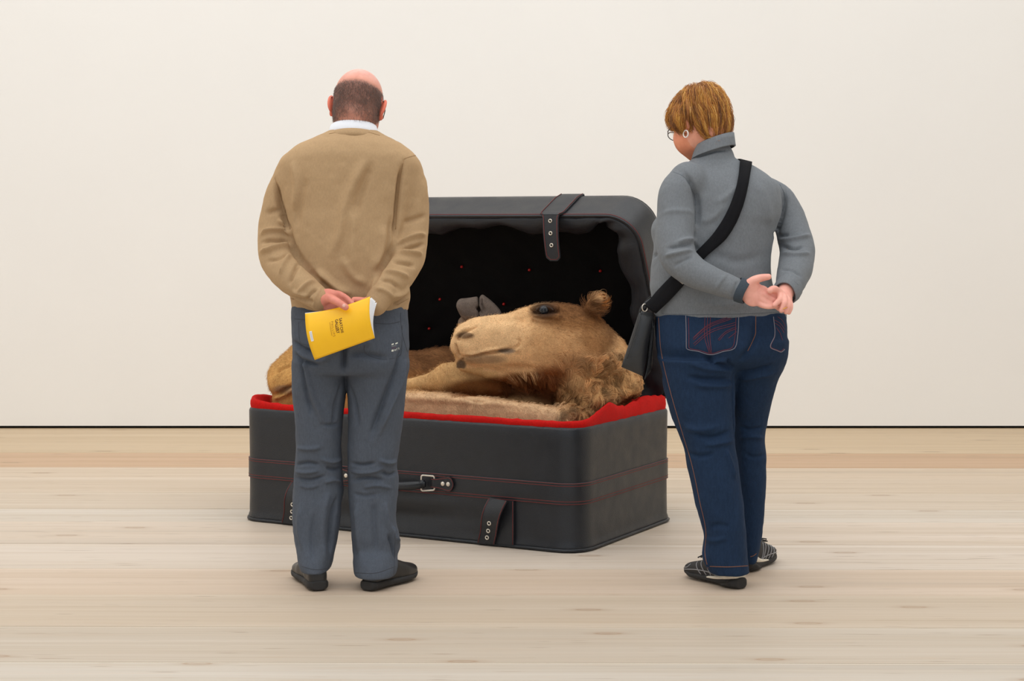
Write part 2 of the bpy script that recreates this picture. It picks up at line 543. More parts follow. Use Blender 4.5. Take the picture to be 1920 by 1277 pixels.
def plank_mat():
    m, nt, b = new_mat('soaped_pine', (0.7, 0.6, 0.45), 0.5, spec=0.35)
    oi = nd(nt, 'ShaderNodeObjectInfo')
    tc = nd(nt, 'ShaderNodeTexCoord')
    off = nd(nt, 'ShaderNodeVectorMath', operation='ADD')
    sc = nd(nt, 'ShaderNodeVectorMath', operation='SCALE'); sc.inputs[0].default_value = (37.0, 11.0, 5.0)
    nt.links.new(oi.outputs['Random'], sc.inputs['Scale'])
    nt.links.new(tc.outputs['Object'], off.inputs[0]); nt.links.new(sc.outputs[0], off.inputs[1])
    def mapped(scale):
        mp = nd(nt, 'ShaderNodeMapping'); mp.inputs['Scale'].default_value = scale
        nt.links.new(off.outputs[0], mp.inputs[0]); return mp.outputs[0]
    hue = nd(nt, 'ShaderNodeAttribute', attribute_type='OBJECT', attribute_name='tint')
    tint = hue.outputs['Color']
    # straight growth rings: streaks along the board, a few cathedral bends, knots
    bend = noise(nt, mapped((0.35, 2.0, 1)), 2.0, 3)
    wv = nd(nt, 'ShaderNodeTexNoise'); wv.inputs['Scale'].default_value = 1.0; wv.inputs['Detail'].default_value = 5
    wv.inputs['Roughness'].default_value = 0.62; wv.inputs['Distortion'].default_value = 0.35
    nt.links.new(mapped((0.55, 42, 1)), wv.inputs['Vector'])
    broad = noise(nt, mapped((0.18, 7.0, 1)), 1.0, 3)
    fine = noise(nt, mapped((2.0, 260, 1)), 1.0, 2)
    c = mixc(nt, 1.0, tint, ramp(nt, broad, [(0.28, (0.88, 0.87, 0.86)), (0.42, (0.97, 0.95, 0.92)), (0.55, (1.0, 0.99, 0.98)), (0.72, (1.07, 1.08, 1.10))]), 'MULTIPLY')
    c = mixc(nt, 1.0, c, ramp(nt, wv.outputs[0], [(0.25, (0.89, 0.85, 0.80)), (0.42, (0.985, 0.975, 0.965)), (0.60, (1.02, 1.02, 1.02)), (0.75, (1.05, 1.06, 1.07))]), 'MULTIPLY')
    c = mixc(nt, 1.0, c, ramp(nt, fine, [(0.35, (0.97, 0.965, 0.96)), (0.65, (1.02, 1.02, 1.02))]), 'MULTIPLY')
    # short dark flecks
    fl = noise(nt, mapped((5.0, 85, 1)), 1.0, 2, 0.4)
    c = mixc(nt, ramp(nt, fl, [(0.68, (0, 0, 0)), (0.76, (0.6, 0.6, 0.6))]), c, lin((138, 114, 92)))
    tc2 = nd(nt, 'ShaderNodeTexCoord'); sp = nd(nt, 'ShaderNodeSeparateXYZ'); nt.links.new(tc2.outputs['Generated'], sp.inputs[0])
    edge = ramp(nt, sp.outputs[1], [(0.0, (0.0,) * 3), (0.86, (0.0,) * 3), (0.95, (0.5,) * 3), (1.0, (0.75,) * 3)])
    c = mixc(nt, edge, c, mixc(nt, 1.0, c, (1.10, 1.115, 1.13), 'MULTIPLY'))
    ck = noise(nt, mapped((0.30, 30, 1)), 1.0, 4, 0.55, 0.8)
    c = mixc(nt, ramp(nt, ck, [(0.485, (0, 0, 0)), (0.498, (0.30, 0.30, 0.30)), (0.502, (0.30, 0.30, 0.30)), (0.515, (0, 0, 0))]), c, lin((186, 160, 132)))
    # knots: stretched voronoi cells, only some of them
    vo = nd(nt, 'ShaderNodeTexVoronoi', voronoi_dimensions='2D'); vo.inputs['Scale'].default_value = 1.0; vo.inputs['Randomness'].default_value = 1.0
    nt.links.new(mapped((1.1, 3.6, 1)), vo.inputs['Vector'])
    sel = nd(nt, 'ShaderNodeSeparateColor'); nt.links.new(vo.outputs['Color'], sel.inputs[0])
    pick = nd(nt, 'ShaderNodeMath', operation='GREATER_THAN'); nt.links.new(sel.outputs[0], pick.inputs[0]); pick.inputs[1].default_value = 0.45
    kn = ramp(nt, vo.outputs['Distance'], [(0.0, (0.6, 0.6, 0.6)), (0.025, (0.35, 0.35, 0.35)), (0.04, (0.8, 0.8, 0.8)), (0.052, (0.25, 0.25, 0.25)), (0.11, (0, 0, 0))])
    km = nd(nt, 'ShaderNodeMath', operation='MULTIPLY'); nt.links.new(kn, km.inputs[0]); nt.links.new(pick.outputs[0], km.inputs[1])
    c = mixc(nt, km.outputs[0], c, lin((160, 132, 106)))
    nt.links.new(c, b.inputs['Base Color'])
    nt.links.new(ramp(nt, wv.outputs[0], [(0.3, (0.62,) * 3), (0.7, (0.46,) * 3)]), b.inputs['Roughness'])
    bump(nt, b, wv.outputs[0], 0.0008, 0.3)
    return m
MPL = plank_mat()
flo = MB().box((0, (WALL_Y + FRONT) / 2 + 0.1, -0.0312), (XR - XL, WALL_Y - FRONT + 0.2, 0.06)).build('floor', plain('pale_joint_filler', (226, 214, 196), 0.8), None, False)
tag(flo, kind='structure')
# joint rows read in the photograph (centre of the frame) -> board edges in metres from the camera
rows = [850, 877, 896, 924, 955, 979, 1021, 1067, 1116, 1176, 1243]
edges = [WALL_Y + 0.2] + [FPX * CAM_H / (r - HY) for r in rows]
while edges[-1] > FRONT + 0.3: edges.append(edges[-1] - 0.32)
tints = [(222, 197, 163), (213, 178, 144), (222, 201, 176), (219, 199, 175), (218, 200, 178), (218, 204, 186), (221, 203, 183), (221, 205, 187), (215, 193, 170), (211, 192, 168), (212, 195, 173), (216, 202, 183)]
YAW = math.radians(0.45)
for i in range(len(edges) - 1):
    y1, y0 = edges[i], edges[i + 1]
    gap = 0.0040
    w = y1 - y0 - gap
    o = MB().box((0, 0, 0), (XR - XL + 0.3, w, 0.0045), bev=0.0008).build('plank', MPL, flo, False)
    o.location = (0, (y0 + y1) / 2, -0.00225 - 0.0004 * (i % 3))
    o.rotation_euler = (0, 0, -YAW)
    t = tints[i] if i < len(tints) else tints[8 + i % 4]
    k = (1.085, 1.07, 1.045) if i == 9 else (1.125, 1.105, 1.075) if i > 9 else (1.065, 1.05, 1.03)
    o['tint'] = lin([c / q for c, q in zip(t, k)])
# ------------------------------------------------------------------ suitcase
ML = leather_mat('black_leatherette', (32, 33, 37), 0.42)
MLB = leather_mat('black_strap_leather', (29, 30, 34), 0.45)
MST = plain('dark_red_thread', (112, 48, 46), 0.8, nscale=900, var=0.25)
MBK = cloth_mat('black_lining_cloth', (15, 14, 14), 0.3, 500, rough=0.95, sheen=0.0)
MFO = leather_mat('soft_black_lining', (36, 38, 43), 0.55, 120)
MRED = cloth_mat('red_velvet', (205, 18, 12), 0.22, 420, 0.002, 0.75, sheen=0.45, big=0.45)
PHI = math.radians(28.7)
EX, EY = np.array([math.cos(PHI), -math.sin(PHI), 0]), np.array([math.sin(PHI), math.cos(PHI), 0])   # along the front (to the right), into depth
W, D, HB, T, RC = 1.565, 0.885, 0.462, 0.20, 0.10
OPEN = math.radians(64)
NEAR = np.array([0.250, 6.315, 0])
ORG = NEAR - W * EX
case = empty('suitcase', ORG, -PHI)
tag(case, 'giant open black leatherette suitcase with red stitching and red velvet lining, holding a stuffed camel', 'suitcase')
def loc(p):
    q = np.asarray(p) - ORG
    return np.array([q @ EX, q @ EY, q[2]])
def rr(x0, x1, y0, y1, r, m=9, edge=14):
    """rounded rectangle ring, anticlockwise from the front left"""
    out = []
    for (cx, cy, a0) in ((x0 + r, y0 + r, 180), (x1 - r, y0 + r, 270), (x1 - r, y1 - r, 0), (x0 + r, y1 - r, 90)):
        for i in range(m + 1):
            a = math.radians(a0 + 90 * i / m); out.append((cx + r * math.cos(a), cy + r * math.sin(a)))
    pts = []
    for i in range(len(out)):
        a, b = np.array(out[i]), np.array(out[(i + 1) % len(out)])
        k = max(1, int(np.linalg.norm(b - a) / 0.05))
        for j in range(k): pts.append(a + (b - a) * j / k)
    return np.array(pts)
def rings(levels):
    """levels: list of (m,3) rings of equal length -> quads"""
    m = len(levels[0]); V = np.concatenate(levels); Fc = []
    for i in range(len(levels) - 1):
        for j in range(m):
            Fc.append((i * m + j, i * m + (j + 1) % m, (i + 1) * m + (j + 1) % m, (i + 1) * m + j))
    return V, Fc
def foot(inset, z, r=None, n=None):
    r = max(0.02, RC - inset) if r is None else r
    g = rr(inset, W - inset, inset, D - inset, r)
    return np.c_[g, np.full(len(g), z)]
# the ring must keep a constant count: resample every ring by the same parameters
NR = 220
def ring(inset, z):
    g = rr(inset, W - inset, inset, D - inset, max(0.02, RC - inset))
    d = np.r_[0, np.cumsum(np.linalg.norm(np.diff(np.r_[g, g[:1]], axis=0), axis=1))]
    q = np.linspace(0, d[-1], NR, endpoint=False); gg = np.r_[g, g[:1]]
    return np.c_[np.interp(q, d, gg[:, 0]), np.interp(q, d, gg[:, 1]), np.full(NR, z)]
lv = []
for z, ins in [(0.004, 0.02), (0.002, 0.006), (0.010, -0.001), (0.022, 0.0), (0.034, 0.004)]: lv.append(ring(ins, z))
for z in np.linspace(0.05, HB - 0.012, 16):
    g = ring(0.003 + 0.002 * math.sin(z * 9), z)
    # slack leatherette low on the front: a long dent towards the left foot of the front
    fr = (g[:, 1] < 0.06)
    u = g[:, 0]
    g[:, 1] += fr * 0.024 * np.exp(-((z - 0.085 - 0.05 * (u - 0.7)) / 0.028) ** 2) * np.exp(-((u - 0.75) / 0.28) ** 2)
    g[:, 1] -= fr * 0.014 * np.exp(-((z - 0.125 - 0.06 * (u - 0.7)) / 0.03) ** 2) * np.exp(-((u - 0.85) / 0.3) ** 2)
    lv.append(g)
lv += [ring(0.005, HB - 0.004), ring(0.010, HB), ring(0.018, HB - 0.003), ring(0.022, HB - 0.02), ring(0.024, 0.06), ring(0.03, 0.03)]
V, Fc = rings(lv)
n0 = len(V) - NR
Fc.append(tuple(n0 + j for j in range(NR))); Fc.append(tuple(range(NR))[::-1])
mesh_np('base_shell', V, Fc, ML, case).data.set_sharp_from_angle(angle=math.radians(50))
# piping along the foot of the shell
MB().tube(ring(-0.002, 0.008)[::2], 0.0065, 6, closed=True).build('piping', MLB, case)
# waist band with stitched edges
bz0, bz1 = 0.176, 0.258
V, Fc = rings([ring(0.004, bz0), ring(0.0005, bz0 + 0.001), ring(0.0, bz0 + 0.004), ring(0.0, (bz0 + bz1) / 2), ring(0.0, bz1 - 0.004), ring(0.0005, bz1 - 0.001), ring(0.004, bz1)])
mesh_np('leather_band', V, Fc, ML, case)
def stitch_ring(z, ins, parent, r=0.0016):
    return MB().tube(ring(ins, z), r, 5, closed=True)
for z in (bz0 + 0.003, bz0 + 0.013, bz1 - 0.012, bz1 - 0.003):
    stitch_ring(z, -0.0002, case, 0.0013).build('stitching', MST, case)
# red velvet: the puffed hem over the rim and the padded inner wall
def red_lining():
    u = ring(0.03, 0); lv = []
    m = NR
    arc = np.arange(m) / m
    x, y = u[:, 0], u[:, 1]
    right = np.exp(-((x - W) / 0.22) ** 2) * np.clip((y - 0.08) / 0.2, 0, 1)
    left = np.exp(-(x / 0.14) ** 2)
    puff = 0.006 + 0.036 * right + 0.022 * left
    lp = np.c_[np.cos(arc * 2 * np.pi) * 7, np.sin(arc * 2 * np.pi) * 7, 0 * arc]
    wob = 1 + 0.40 * vnoise(lp, 0.8, 3) * (0.4 + right + left) + 0.12 * vnoise(lp, 3.1, 5)
    cen = np.array([W / 2, D / 2])
    inw = (cen - u[:, :2]); inw /= np.linalg.norm(inw, axis=1)[:, None]
    prof = [(0.010, -0.004), (0.007, 0.004), (0.008, 0.010), (0.013, 0.015), (0.020, 0.016), (0.027, 0.012)]
    for (ins, dz) in prof:
        g = ring(ins, HB + dz)
        g[:, 2] += np.clip(dz + 0.004, 0, 1) / 0.02 * puff * wob
        lv.append(g)
    for k, (ins, z) in enumerate([(0.034, HB - 0.02), (0.045, HB - 0.10), (0.05, 0.25), (0.05, 0.10), (0.05, 0.05)]):
        g = ring(0.03, z)
        push = (ins - 0.03) + (puff * 1.1 + 0.012 * np.sin(arc * 75 + k)) * (1 if k < 3 else 0.3)
        g[:, :2] += inw * push[:, None]
        lv.append(g)
    V, Fc = rings(lv)
    n0 = len(V) - NR
    Fc.append(tuple(n0 + j for j in range(NR)))
    V = np.array(V); V += 0.0025 * np.stack([vnoise(V, 45, s) for s in (1, 2, 3)], 1)
    return mesh_np('red_velvet_lining', V, Fc, MRED, case)
red_lining()
# ---- front hardware: rays onto the front plane
FRT = None
def front(px, py):
    d = P(px, py, 1.0) - np.array(CAMP); o = np.array(CAMP)
    t = ((ORG - o) @ EY) / (d @ EY)
    q = loc(o + d * t)
    return q[0], q[2]
def ribbon(pts, wid, wdir, th):
    """strap: centre line pts (k,3), half widths, width direction"""
    pts = np.asarray(pts, float); wid = np.broadcast_to(np.asarray(wid, float), (len(pts),))
    wd = np.broadcast_to(np.asarray(wdir, float), (len(pts), 3))
    G = np.stack([pts + wd * (wid * s)[:, None] for s in (-1, -0.93, 0, 0.93, 1)], 1)
    return MB().sheet(G, th)
def eyelet(parent, c, axis, r=0.0085):
    o = MB().lathe(c, axis, [(r * 0.55, -0.001), (r, -0.001), (r * 1.02, 0.0015), (r * 0.8, 0.0032), (r * 0.52, 0.0022), (r * 0.50, 0.0005)], 20).build('eyelet', STEEL, parent)
    MB().lathe(c, axis, [(r * 0.5, -0.0005), (r * 0.56, 0.0012)], 16).build('eyelet_hole', BLACKHOLE, parent)
    return o
def front_strap(pxs, name='lower_strap'):
    """short buckle strap stitched on under the band, doubled over: back tab and front tongue with three eyelets"""
    (ux, uz0), (ux2, _) = front(*pxs[0]), front(*pxs[1])
    xc = (ux + ux2) / 2; hw = abs(ux2 - ux) / 2
    # back tab hugging the shell, full width
    g = [(xc + 0.012, -0.006, z) for z in np.linspace(bz0 + 0.002, 0.012, 8)]
    tab = ribbon(g, hw * 0.92, (1, 0, 0), 0.005).build(name, MLB, case, sharp=40)
    # tongue: springs off the band, bulges forward at the top and leans to the left below
    zz = np.linspace(bz0 + 0.004, 0.010, 14); t = np.linspace(0, 1, 14)
    g = np.c_[xc - 0.004 - 0.052 * t ** 1.1, -0.010 - 0.030 * np.sin(np.pi * np.clip(t * 1.25, 0, 1)) * (1 - t) - 0.008 * np.sin(np.pi * t) - 0.003, zz]
    wd = np.stack([np.ones(14), -0.35 * np.exp(-t * 3), np.zeros(14)], 1)
    wid = hw * (0.92 - 0.20 * np.clip(t * 1.5, 0, 1))
    ribbon(g, wid, wd, 0.005).build('strap_tongue', MLB, tab, sharp=40)
    for s in (-1, 1):
        e = g + wd * (wid * s * 0.9)[:, None]; e[:, 1] -= 0.0035
        MB().tube(e, 0.0014, 5).build('stitching', MST, tab)
        e2 = np.array([(xc + 0.012 + s * hw * 0.84, -0.0095, z) for z in np.linspace(bz0, 0.014, 6)])
        MB().tube(e2, 0.0014, 5).build('stitching', MST, tab)
    for k in (0.52, 0.70, 0.86):
        q = np.array([np.interp(k, t, g[:, c]) for c in range(3)])
        eyelet(tab, q + np.array([0, -0.0032, 0]), (0, -1, 0))
    return tab
front_strap([(916, 940), (962, 940)])
front_strap([(546, 905), (594, 905)])
# ---- handle
hzc = None
(rx, rz) = front(838, 905); (lx, lz) = front(647, 887)
hcx = (rx + lx) / 2; hz = (bz0 + bz1) / 2 + 0.004
span = (rx - lx) / 2
handle = empty('handle', (hcx, 0, hz), 0, case)
yo = -0.0045
for s in (-1, 1):
    # tab: rounded end outward, narrowing to the loop
    xs = np.linspace(-0.062, 0.034, 14)
    hwid = np.where(xs > 0.012, 0.030 * np.sqrt(np.clip(1 - ((xs - 0.012) / 0.0225) ** 2, 0.02, 1)), 0.030 - 0.012 * np.clip((0.012 - xs) / 0.05, 0, 1))
    pts = np.c_[s * (span + xs), np.full(14, yo - 0.004) - 0.006 * np.exp(-((xs + 0.05) / 0.02) ** 2), np.zeros(14)]
    tb = ribbon(pts, hwid, (0, 0, 1), 0.006).build('handle_tab', MLB, handle, sharp=40)
    ol = np.r_[np.c_[pts[:, 0], pts[:, 1] - 0.0036, hwid * 0.82], np.c_[pts[::-1, 0], pts[::-1, 1] - 0.0036, -hwid[::-1] * 0.82]]
    MB().tube(ol, 0.0013, 5).build('stitching', MST, tb)
    for dx in (-0.012, 0.012):
        MB().lathe((s * (span + dx), yo - 0.007, 0.0), (0, -1, 0), [(0.0088, -0.001), (0.0088, 0.001), (0.007, 0.0035), (0.003, 0.0048)], 16).build('rivet', STEEL, tb)
    # rectangular wire loop
    xl, xr_ = s * (span - 0.094), s * (span - 0.048)
    ctr = [(xr_, yo - 0.008, -0.027), (xr_, yo - 0.010, 0.027), (xl, yo - 0.030, 0.030), (xl, yo - 0.030, -0.030)]
    loop = []
    for i in range(4):
        a, b, c2 = np.array(ctr[i - 1]), np.array(ctr[i]), np.array(ctr[(i + 1) % 4])
        u1 = (a - b) / np.linalg.norm(a - b); u2 = (c2 - b) / np.linalg.norm(c2 - b)
        for q in np.linspace(0, 1, 5): loop.append(b + u1 * 0.008 * (1 - q) ** 2 + u2 * 0.008 * q ** 2)
    MB().tube(loop, 0.0034, 8, closed=True).build('handle_loop', STEEL, handle)
xs = np.linspace(-(span - 0.086), span - 0.086, 24)
q = np.abs(xs) / (span - 0.086)
gp = np.c_[xs, yo - 0.026 - 0.018 * (1 - q ** 4), -0.004 - 0.014 * (1 - q ** 2)]
grip = MB().tube(gp, 0.013 + 0.004 * (1 - q ** 6), 12).build('handle_grip', MLB, handle)
for dz in (-0.004, 0.004):
    MB().tube(gp + np.array([0, -0.0152, dz]), 0.0015, 5).build('seam', MLB, grip)
for s in (-1, 1):
    MB().box((s * (span - 0.090), yo - 0.030, -0.004), (0.026, 0.024, 0.032), bev=0.006).build('grip_keeper', MLB, grip)

# ---- lid (built closed, then opened about the back edge)
lid = empty('lid', (0, D - 0.01, HB + 0.004), 0, case)
lid.rotation_euler = (-OPEN, 0, 0)
SH = np.array([0, -(D - 0.01), 0])
LR0 = RC
RC = 0.135
lv = [ring(0.012, 0.0), ring(0.004, -0.001), ring(0.0, 0.003)]
for z in np.linspace(0.02, T - 0.03, 5): lv.append(ring(0.0, z))
lv += [ring(0.004, T - 0.014), ring(0.016, T - 0.004), ring(0.04, T)]
V, Fc = rings(lv)
n0 = len(V) - NR; Fc.append(tuple(n0 + j for j in range(NR)))
V2, F2 = rings([ring(0.012, 0.0), ring(0.016, 0.004), ring(0.018, T - 0.03), ring(0.05, T - 0.018)])
n2 = len(V2) - NR; F2 = [f[::-1] for f in F2] + [tuple(n2 + j for j in range(NR))[::-1]]
MB().add(V + SH, Fc).add(V2 + SH, F2).build('lid_shell', ML, lid, sharp=50)
MB().tube(ring(-0.0006, 0.005) + SH, 0.0018, 5, closed=True).build('stitching', MST, lid)
MB().tube(ring(0.012, T - 0.003) + SH, 0.004, 5, closed=True).build('piping', MLB, lid)
# quilted black panel inside the lid, dimpled at red studs
def lidpt(px, py, depth):
    """closed-lid coordinates of the view ray's hit on the plane z = depth inside the lid"""
    M = lid_mat_inv
    o = np.array(M @ Vector(CAMP)); d = np.array(M.to_3x3() @ Vector(P(px, py, 1.0) - np.array(CAMP)))
    t = (depth - o[2]) / d[2]
    return o + d * t
lid_mat = Matrix.Translation(Vector(ORG)) @ Matrix.Rotation(-PHI, 4, 'Z') @ Matrix.Translation(Vector(lid.location)) @ Matrix.Rotation(-OPEN, 4, 'X')
lid_mat_inv = lid_mat.inverted()
ZP = T - 0.045
studs = [lidpt(px, py, ZP) for px, py in ((864, 502), (991, 508), (1124, 510), (823, 563), (943, 572), (803, 618), (1060, 640), (930, 640))]
gx, gy = np.meshgrid(np.linspace(0.022, W - 0.022, 90), np.linspace(0.022, D - 0.03, 60), indexing='ij')
gz = np.full(gx.shape, ZP)
gz -= 0.004 * np.sin(gx * 37 + 3 * np.sin(gy * 9)) * np.sin(gy * 29)
def into_corners(x, y, ins, r):
    # keep the panel inside the rounded corners
    cx = np.clip(x, ins + r, W - ins - r); cy = np.clip(y, ins + r, D - ins - r)
    dx, dy = x - cx, y - cy
    k = np.maximum(np.hypot(dx, dy), 1e-9); sq = np.maximum(np.abs(dx), np.abs(dy))
    f = np.where((dx != 0) & (dy != 0), sq / k, 1.0)
    return cx + dx * f, cy + dy * f
gx, gy = into_corners(gx, gy, 0.022, 0.115)
pl = np.stack([gx, gy - (D - 0.01), gz], 2)
for s_ in studs:
    r2 = (pl[..., 0] - s_[0]) ** 2 + (pl[..., 1] - s_[1]) ** 2
    pl[..., 2] += 0.016 * np.exp(-r2 / 0.03 ** 2)
MB().grid(pl[:, ::-1]).build('quilted_panel', MBK, lid)
MBT = plain('red_stud_enamel', (170, 22, 18), 0.25, nb=0)
for s_ in studs:
    MB().lathe((s_[0], s_[1], ZP + 0.012), (0, 0, -1), [(0.0062, 0.0), (0.0065, 0.004), (0.0045, 0.0085), (0.0015, 0.010)], 14).build('stud', MBT, lid)
# gathered soft hem inside the rim
def lid_hem():
    ar = np.arange(NR) / NR
    base = ring(0.014, 0)
    x, y = base[:, 0], base[:, 1]
    cor = np.exp(-((x - (W - 0.08)) ** 2 + (y - 0.07) ** 2) / 0.12 ** 2)
    depth = 0.078 + 0.012 * np.sin(ar * 55) + 0.010 * np.sin(ar * 131 + 1) + 0.012 * np.sin(ar * 23) + 0.05 * np.clip((x - W + 0.3) / 0.3, 0, 1) * np.clip(y / 0.5, 0, 1)
    cen = np.array([W / 2, D / 2])
    inw = np.where((x < 0.16)[:, None], (1., 0.), np.where((x > W - 0.16)[:, None], (-1., 0.), np.where((y < D / 2)[:, None], (0., 1.), (0., -1.))))
    inw = inw + 0.6 * (cen - base[:, :2]) * cor[:, None]
    inw /= np.linalg.norm(inw, axis=1)[:, None]
    for _ in range(6): inw = (inw + np.roll(inw, 1, 0) + np.roll(inw, -1, 0)) / 3
    lv = []
    for k in np.linspace(0, 1, 8):
        g = base.copy()
        g[:, :2] += inw * (depth * k)[:, None]
        wav = np.sin(ar * 210 + 3 * np.sin(ar * 37)) * (0.25 + 1.2 * cor) + 0.5 * np.sin(ar * 97)
        g[:, 2] = 0.006 + 0.030 * np.sin(k * math.pi * 0.9) * -0.4 + k * k * 0.035 + wav * 0.013 * k
        lv.append(g + SH)
    V, Fc = rings(lv)
    V = V + 0.003 * np.stack([vnoise(V, 30, s) for s in (4, 5, 6)], 1)
    o = mesh_np('gathered_hem', V, [f[::-1] for f in Fc], MFO, lid)
    m = o.modifiers.new('thick', 'SOLIDIFY'); m.thickness = 0.004; m.offset = 0
lid_hem()
# lid straps: over the side wall, then a narrower tongue hanging free
xa_, xb_ = lidpt(1013, 408, 0.0)[0], lidpt(1058, 408, 0.0)[0]
def lid_strap(xc, hw):
    yF = -(D - 0.01)
    path, wid = [], []
    for z in np.linspace(T + 0.004, 0.012, 8):
        path.append((xc, yF - 0.005, z)); wid.append(hw)
    path[0] = (xc, yF + 0.03, T + 0.006); path[1] = (xc, yF + 0.004, T + 0.003)
    path.append((xc, yF - 0.006, 0.0)); wid.append(hw * 0.93)
    path.append((xc, yF - 0.004, -0.008)); wid.append(hw * 0.74)
    G = np.array(path)
    top = ribbon(G, wid, (1, 0, 0), 0.005).build('lid_strap', MLB, lid, sharp=40)
    for s in (-1, 1):
        e = G[1:].copy(); e[:, 0] += s * np.array(wid[1:]) * 0.9; e[:, 1] -= 0.004
        MB().tube(e, 0.0014, 5).build('stitching', MST, top)
    # the tongue hangs straight down in the world: directions in the lid's frame
    dn = np.array(lid_mat_inv.to_3x3() @ Vector((0, 0, -1.0)))
    fw = np.array(lid_mat_inv.to_3x3() @ Vector(-EY))
    rgt = np.array([1.0, 0, 0])
    p0 = np.array([xc, yF - 0.004, -0.008]); n = 16
    L = 0.185
    tt = np.linspace(0, 1, n)
    ln = p0 + dn * (tt * L)[:, None] + fw * (0.010 * np.sin(tt * 3.0))[:, None] + rgt * (0.016 * tt)[:, None]
    hw2 = hw * 0.66
    wid = np.where(tt < 0.9, hw2 * (1 - 0.10 * tt), hw2 * 0.91 * np.sqrt(np.clip(1 - ((tt - 0.9) / 0.1) ** 2 * 0.75, 0.05, 1)))
    wid[0] = hw * 0.74
    tg = ribbon(ln, wid, rgt, 0.005).build('strap_tongue', MLB, top, sharp=40)
    ol = np.r_[ln + rgt * (wid * 0.84)[:, None], (ln - rgt * (wid * 0.84)[:, None])[::-1]] + fw * 0.0035
    ol[n - 2:n + 2] -= dn * 0.006
    MB().tube(ol, 0.0014, 5).build('stitching', MST, top)
    for k in (0.13, 0.40, 0.66):
        c = np.array([np.interp(k, tt, ln[:, j]) for j in range(3)])
        eyelet(top, c + fw * 0.0032, fw)
lid_strap((xa_ + xb_) / 2, (xb_ - xa_) / 2)
lid_strap(W - (xa_ + xb_) / 2, (xb_ - xa_) / 2)
RC = LR0
# ------------------------------------------------------------------ people: shared pieces
def skin_mat():
    m, nt, b = new_mat('skin', lin((212, 150, 126)), 0.5, spec=0.35)
    a = nd(nt, 'ShaderNodeAttribute', attribute_name='Col')
    v = coords(nt)
    n = noise(nt, v, 38, 4); n2 = noise(nt, v, 420, 2)
    c = mixc(nt, 1.0, a.outputs[0], ramp(nt, n, [(0.3, (0.93, 0.86, 0.84)), (0.7, (1.06, 1.08, 1.08))]), 'MULTIPLY')
    nt.links.new(c, b.inputs['Base Color'])
    b.inputs['Subsurface Weight'].default_value = 0.15
    b.inputs['Subsurface Radius'].default_value = (0.012, 0.004, 0.002)
    b.inputs['Subsurface Scale'].default_value = 0.6
    bump(nt, b, n2, 0.0006, 0.4)
    return m
MSK = skin_mat()
MEYE = plain('eye_white', (225, 222, 215), 0.2, nb=0)
MHAIR_M, nt_, b_ = new_mat('hair', (0.1, 0.07, 0.05), 0.45, spec=0.4)
a_ = nd(nt_, 'ShaderNodeAttribute', attribute_name='Col'); nt_.links.new(a_.outputs[0], b_.inputs['Base Color'])
MGLASS = plain('dark_spectacle_frame', (46, 36, 28), 0.3, nb=0)
m_, nt_, b_ = new_mat('spectacle_lens', (1, 1, 1), 0.02); b_.inputs['Transmission Weight'].default_value = 1.0; b_.inputs['IOR'].default_value = 1.12
MLENS = m_
def head_field(f, c, R, sc, female=False):
    """skull, face and ears about c; R columns: right, forward, up"""
    R = np.asarray(R)
    q = lambda x, y, z: np.asarray(c) + R @ (np.array([x, y, z]) * sc)
    E = lambda p, r, k=0.02, sub=False, rr=None: f.ell(q(*p), np.array(r) * sc, R if rr is None else R @ rr, k * sc, sub)
    E((0, -0.012, 0.028), (0.077, 0.098, 0.086), 0)
    E((0, 0.028, -0.035), (0.062, 0.070, 0.080), 0.04)
    E((0, 0.058, -0.088), (0.034, 0.030, 0.028), 0.03)
    for s in (-1, 1):
        E((s * 0.046, 0.012, -0.062), (0.022, 0.034, 0.030), 0.03)
        E((s * 0.040, 0.066, -0.022), (0.022, 0.020, 0.022), 0.02)
        if female: E((s * 0.044, 0.050, -0.048), (0.034, 0.040, 0.042), 0.03)
    E((0, -0.050, -0.045), (0.058, 0.050, 0.062), 0.04)
    f.chain([q(-0.036, 0.080, 0.028), q(0, 0.089, 0.026), q(0.036, 0.080, 0.028)], np.array([0.012, 0.013, 0.012]) * sc, 0.015 * sc)
    for s in (-1, 1):
        E((s * 0.031, 0.094, 0.006), (0.016, 0.012, 0.010), 0.012, True)
        E((s * 0.031, 0.078, 0.006), (0.0135, 0.0125, 0.0115), 0.004)
    f.chain([q(0, 0.088, 0.012), q(0, 0.104, -0.018), q(0, 0.112, -0.034)], np.array([0.009, 0.011, 0.013]) * sc, 0.012 * sc)
    for s in (-1, 1): E((s * 0.013, 0.100, -0.036), (0.009, 0.010, 0.008), 0.008)
    f.chain([q(-0.022, 0.082, -0.060), q(0, 0.094, -0.058), q(0.022, 0.082, -0.060)], np.array([0.005, 0.008, 0.005]) * sc, 0.006 * sc)
    f.chain([q(-0.020, 0.082, -0.070), q(0, 0.091, -0.071), q(0.020, 0.082, -0.070)], np.array([0.005, 0.008, 0.005]) * sc, 0.006 * sc)
    for s in (-1, 1):
        # ear: a bowl leaning out and back from the skull, rim and lobe
        T = rotm('Z', s * 28) @ rotm('Y', s * 10) @ rotm('X', -8)
        E((s * 0.083, -0.012, -0.006), (0.0085, 0.020, 0.033), 0.006, rr=T)
        E((s * 0.090, -0.006, -0.002), (0.006, 0.011, 0.019), 0.006, True, rr=T)
        E((s * 0.080, -0.002, -0.034), (0.007, 0.010, 0.011), 0.008)
    return q
def hand_chain(f, joints, rads, k=0.004):
    f.chain(joints, rads, k, n=3 * len(joints))
def hair_strand_path(root, dirs, steps, L):
    p = [root]
    for d in dirs: p.append(p[-1] + d * L / steps)
    return p
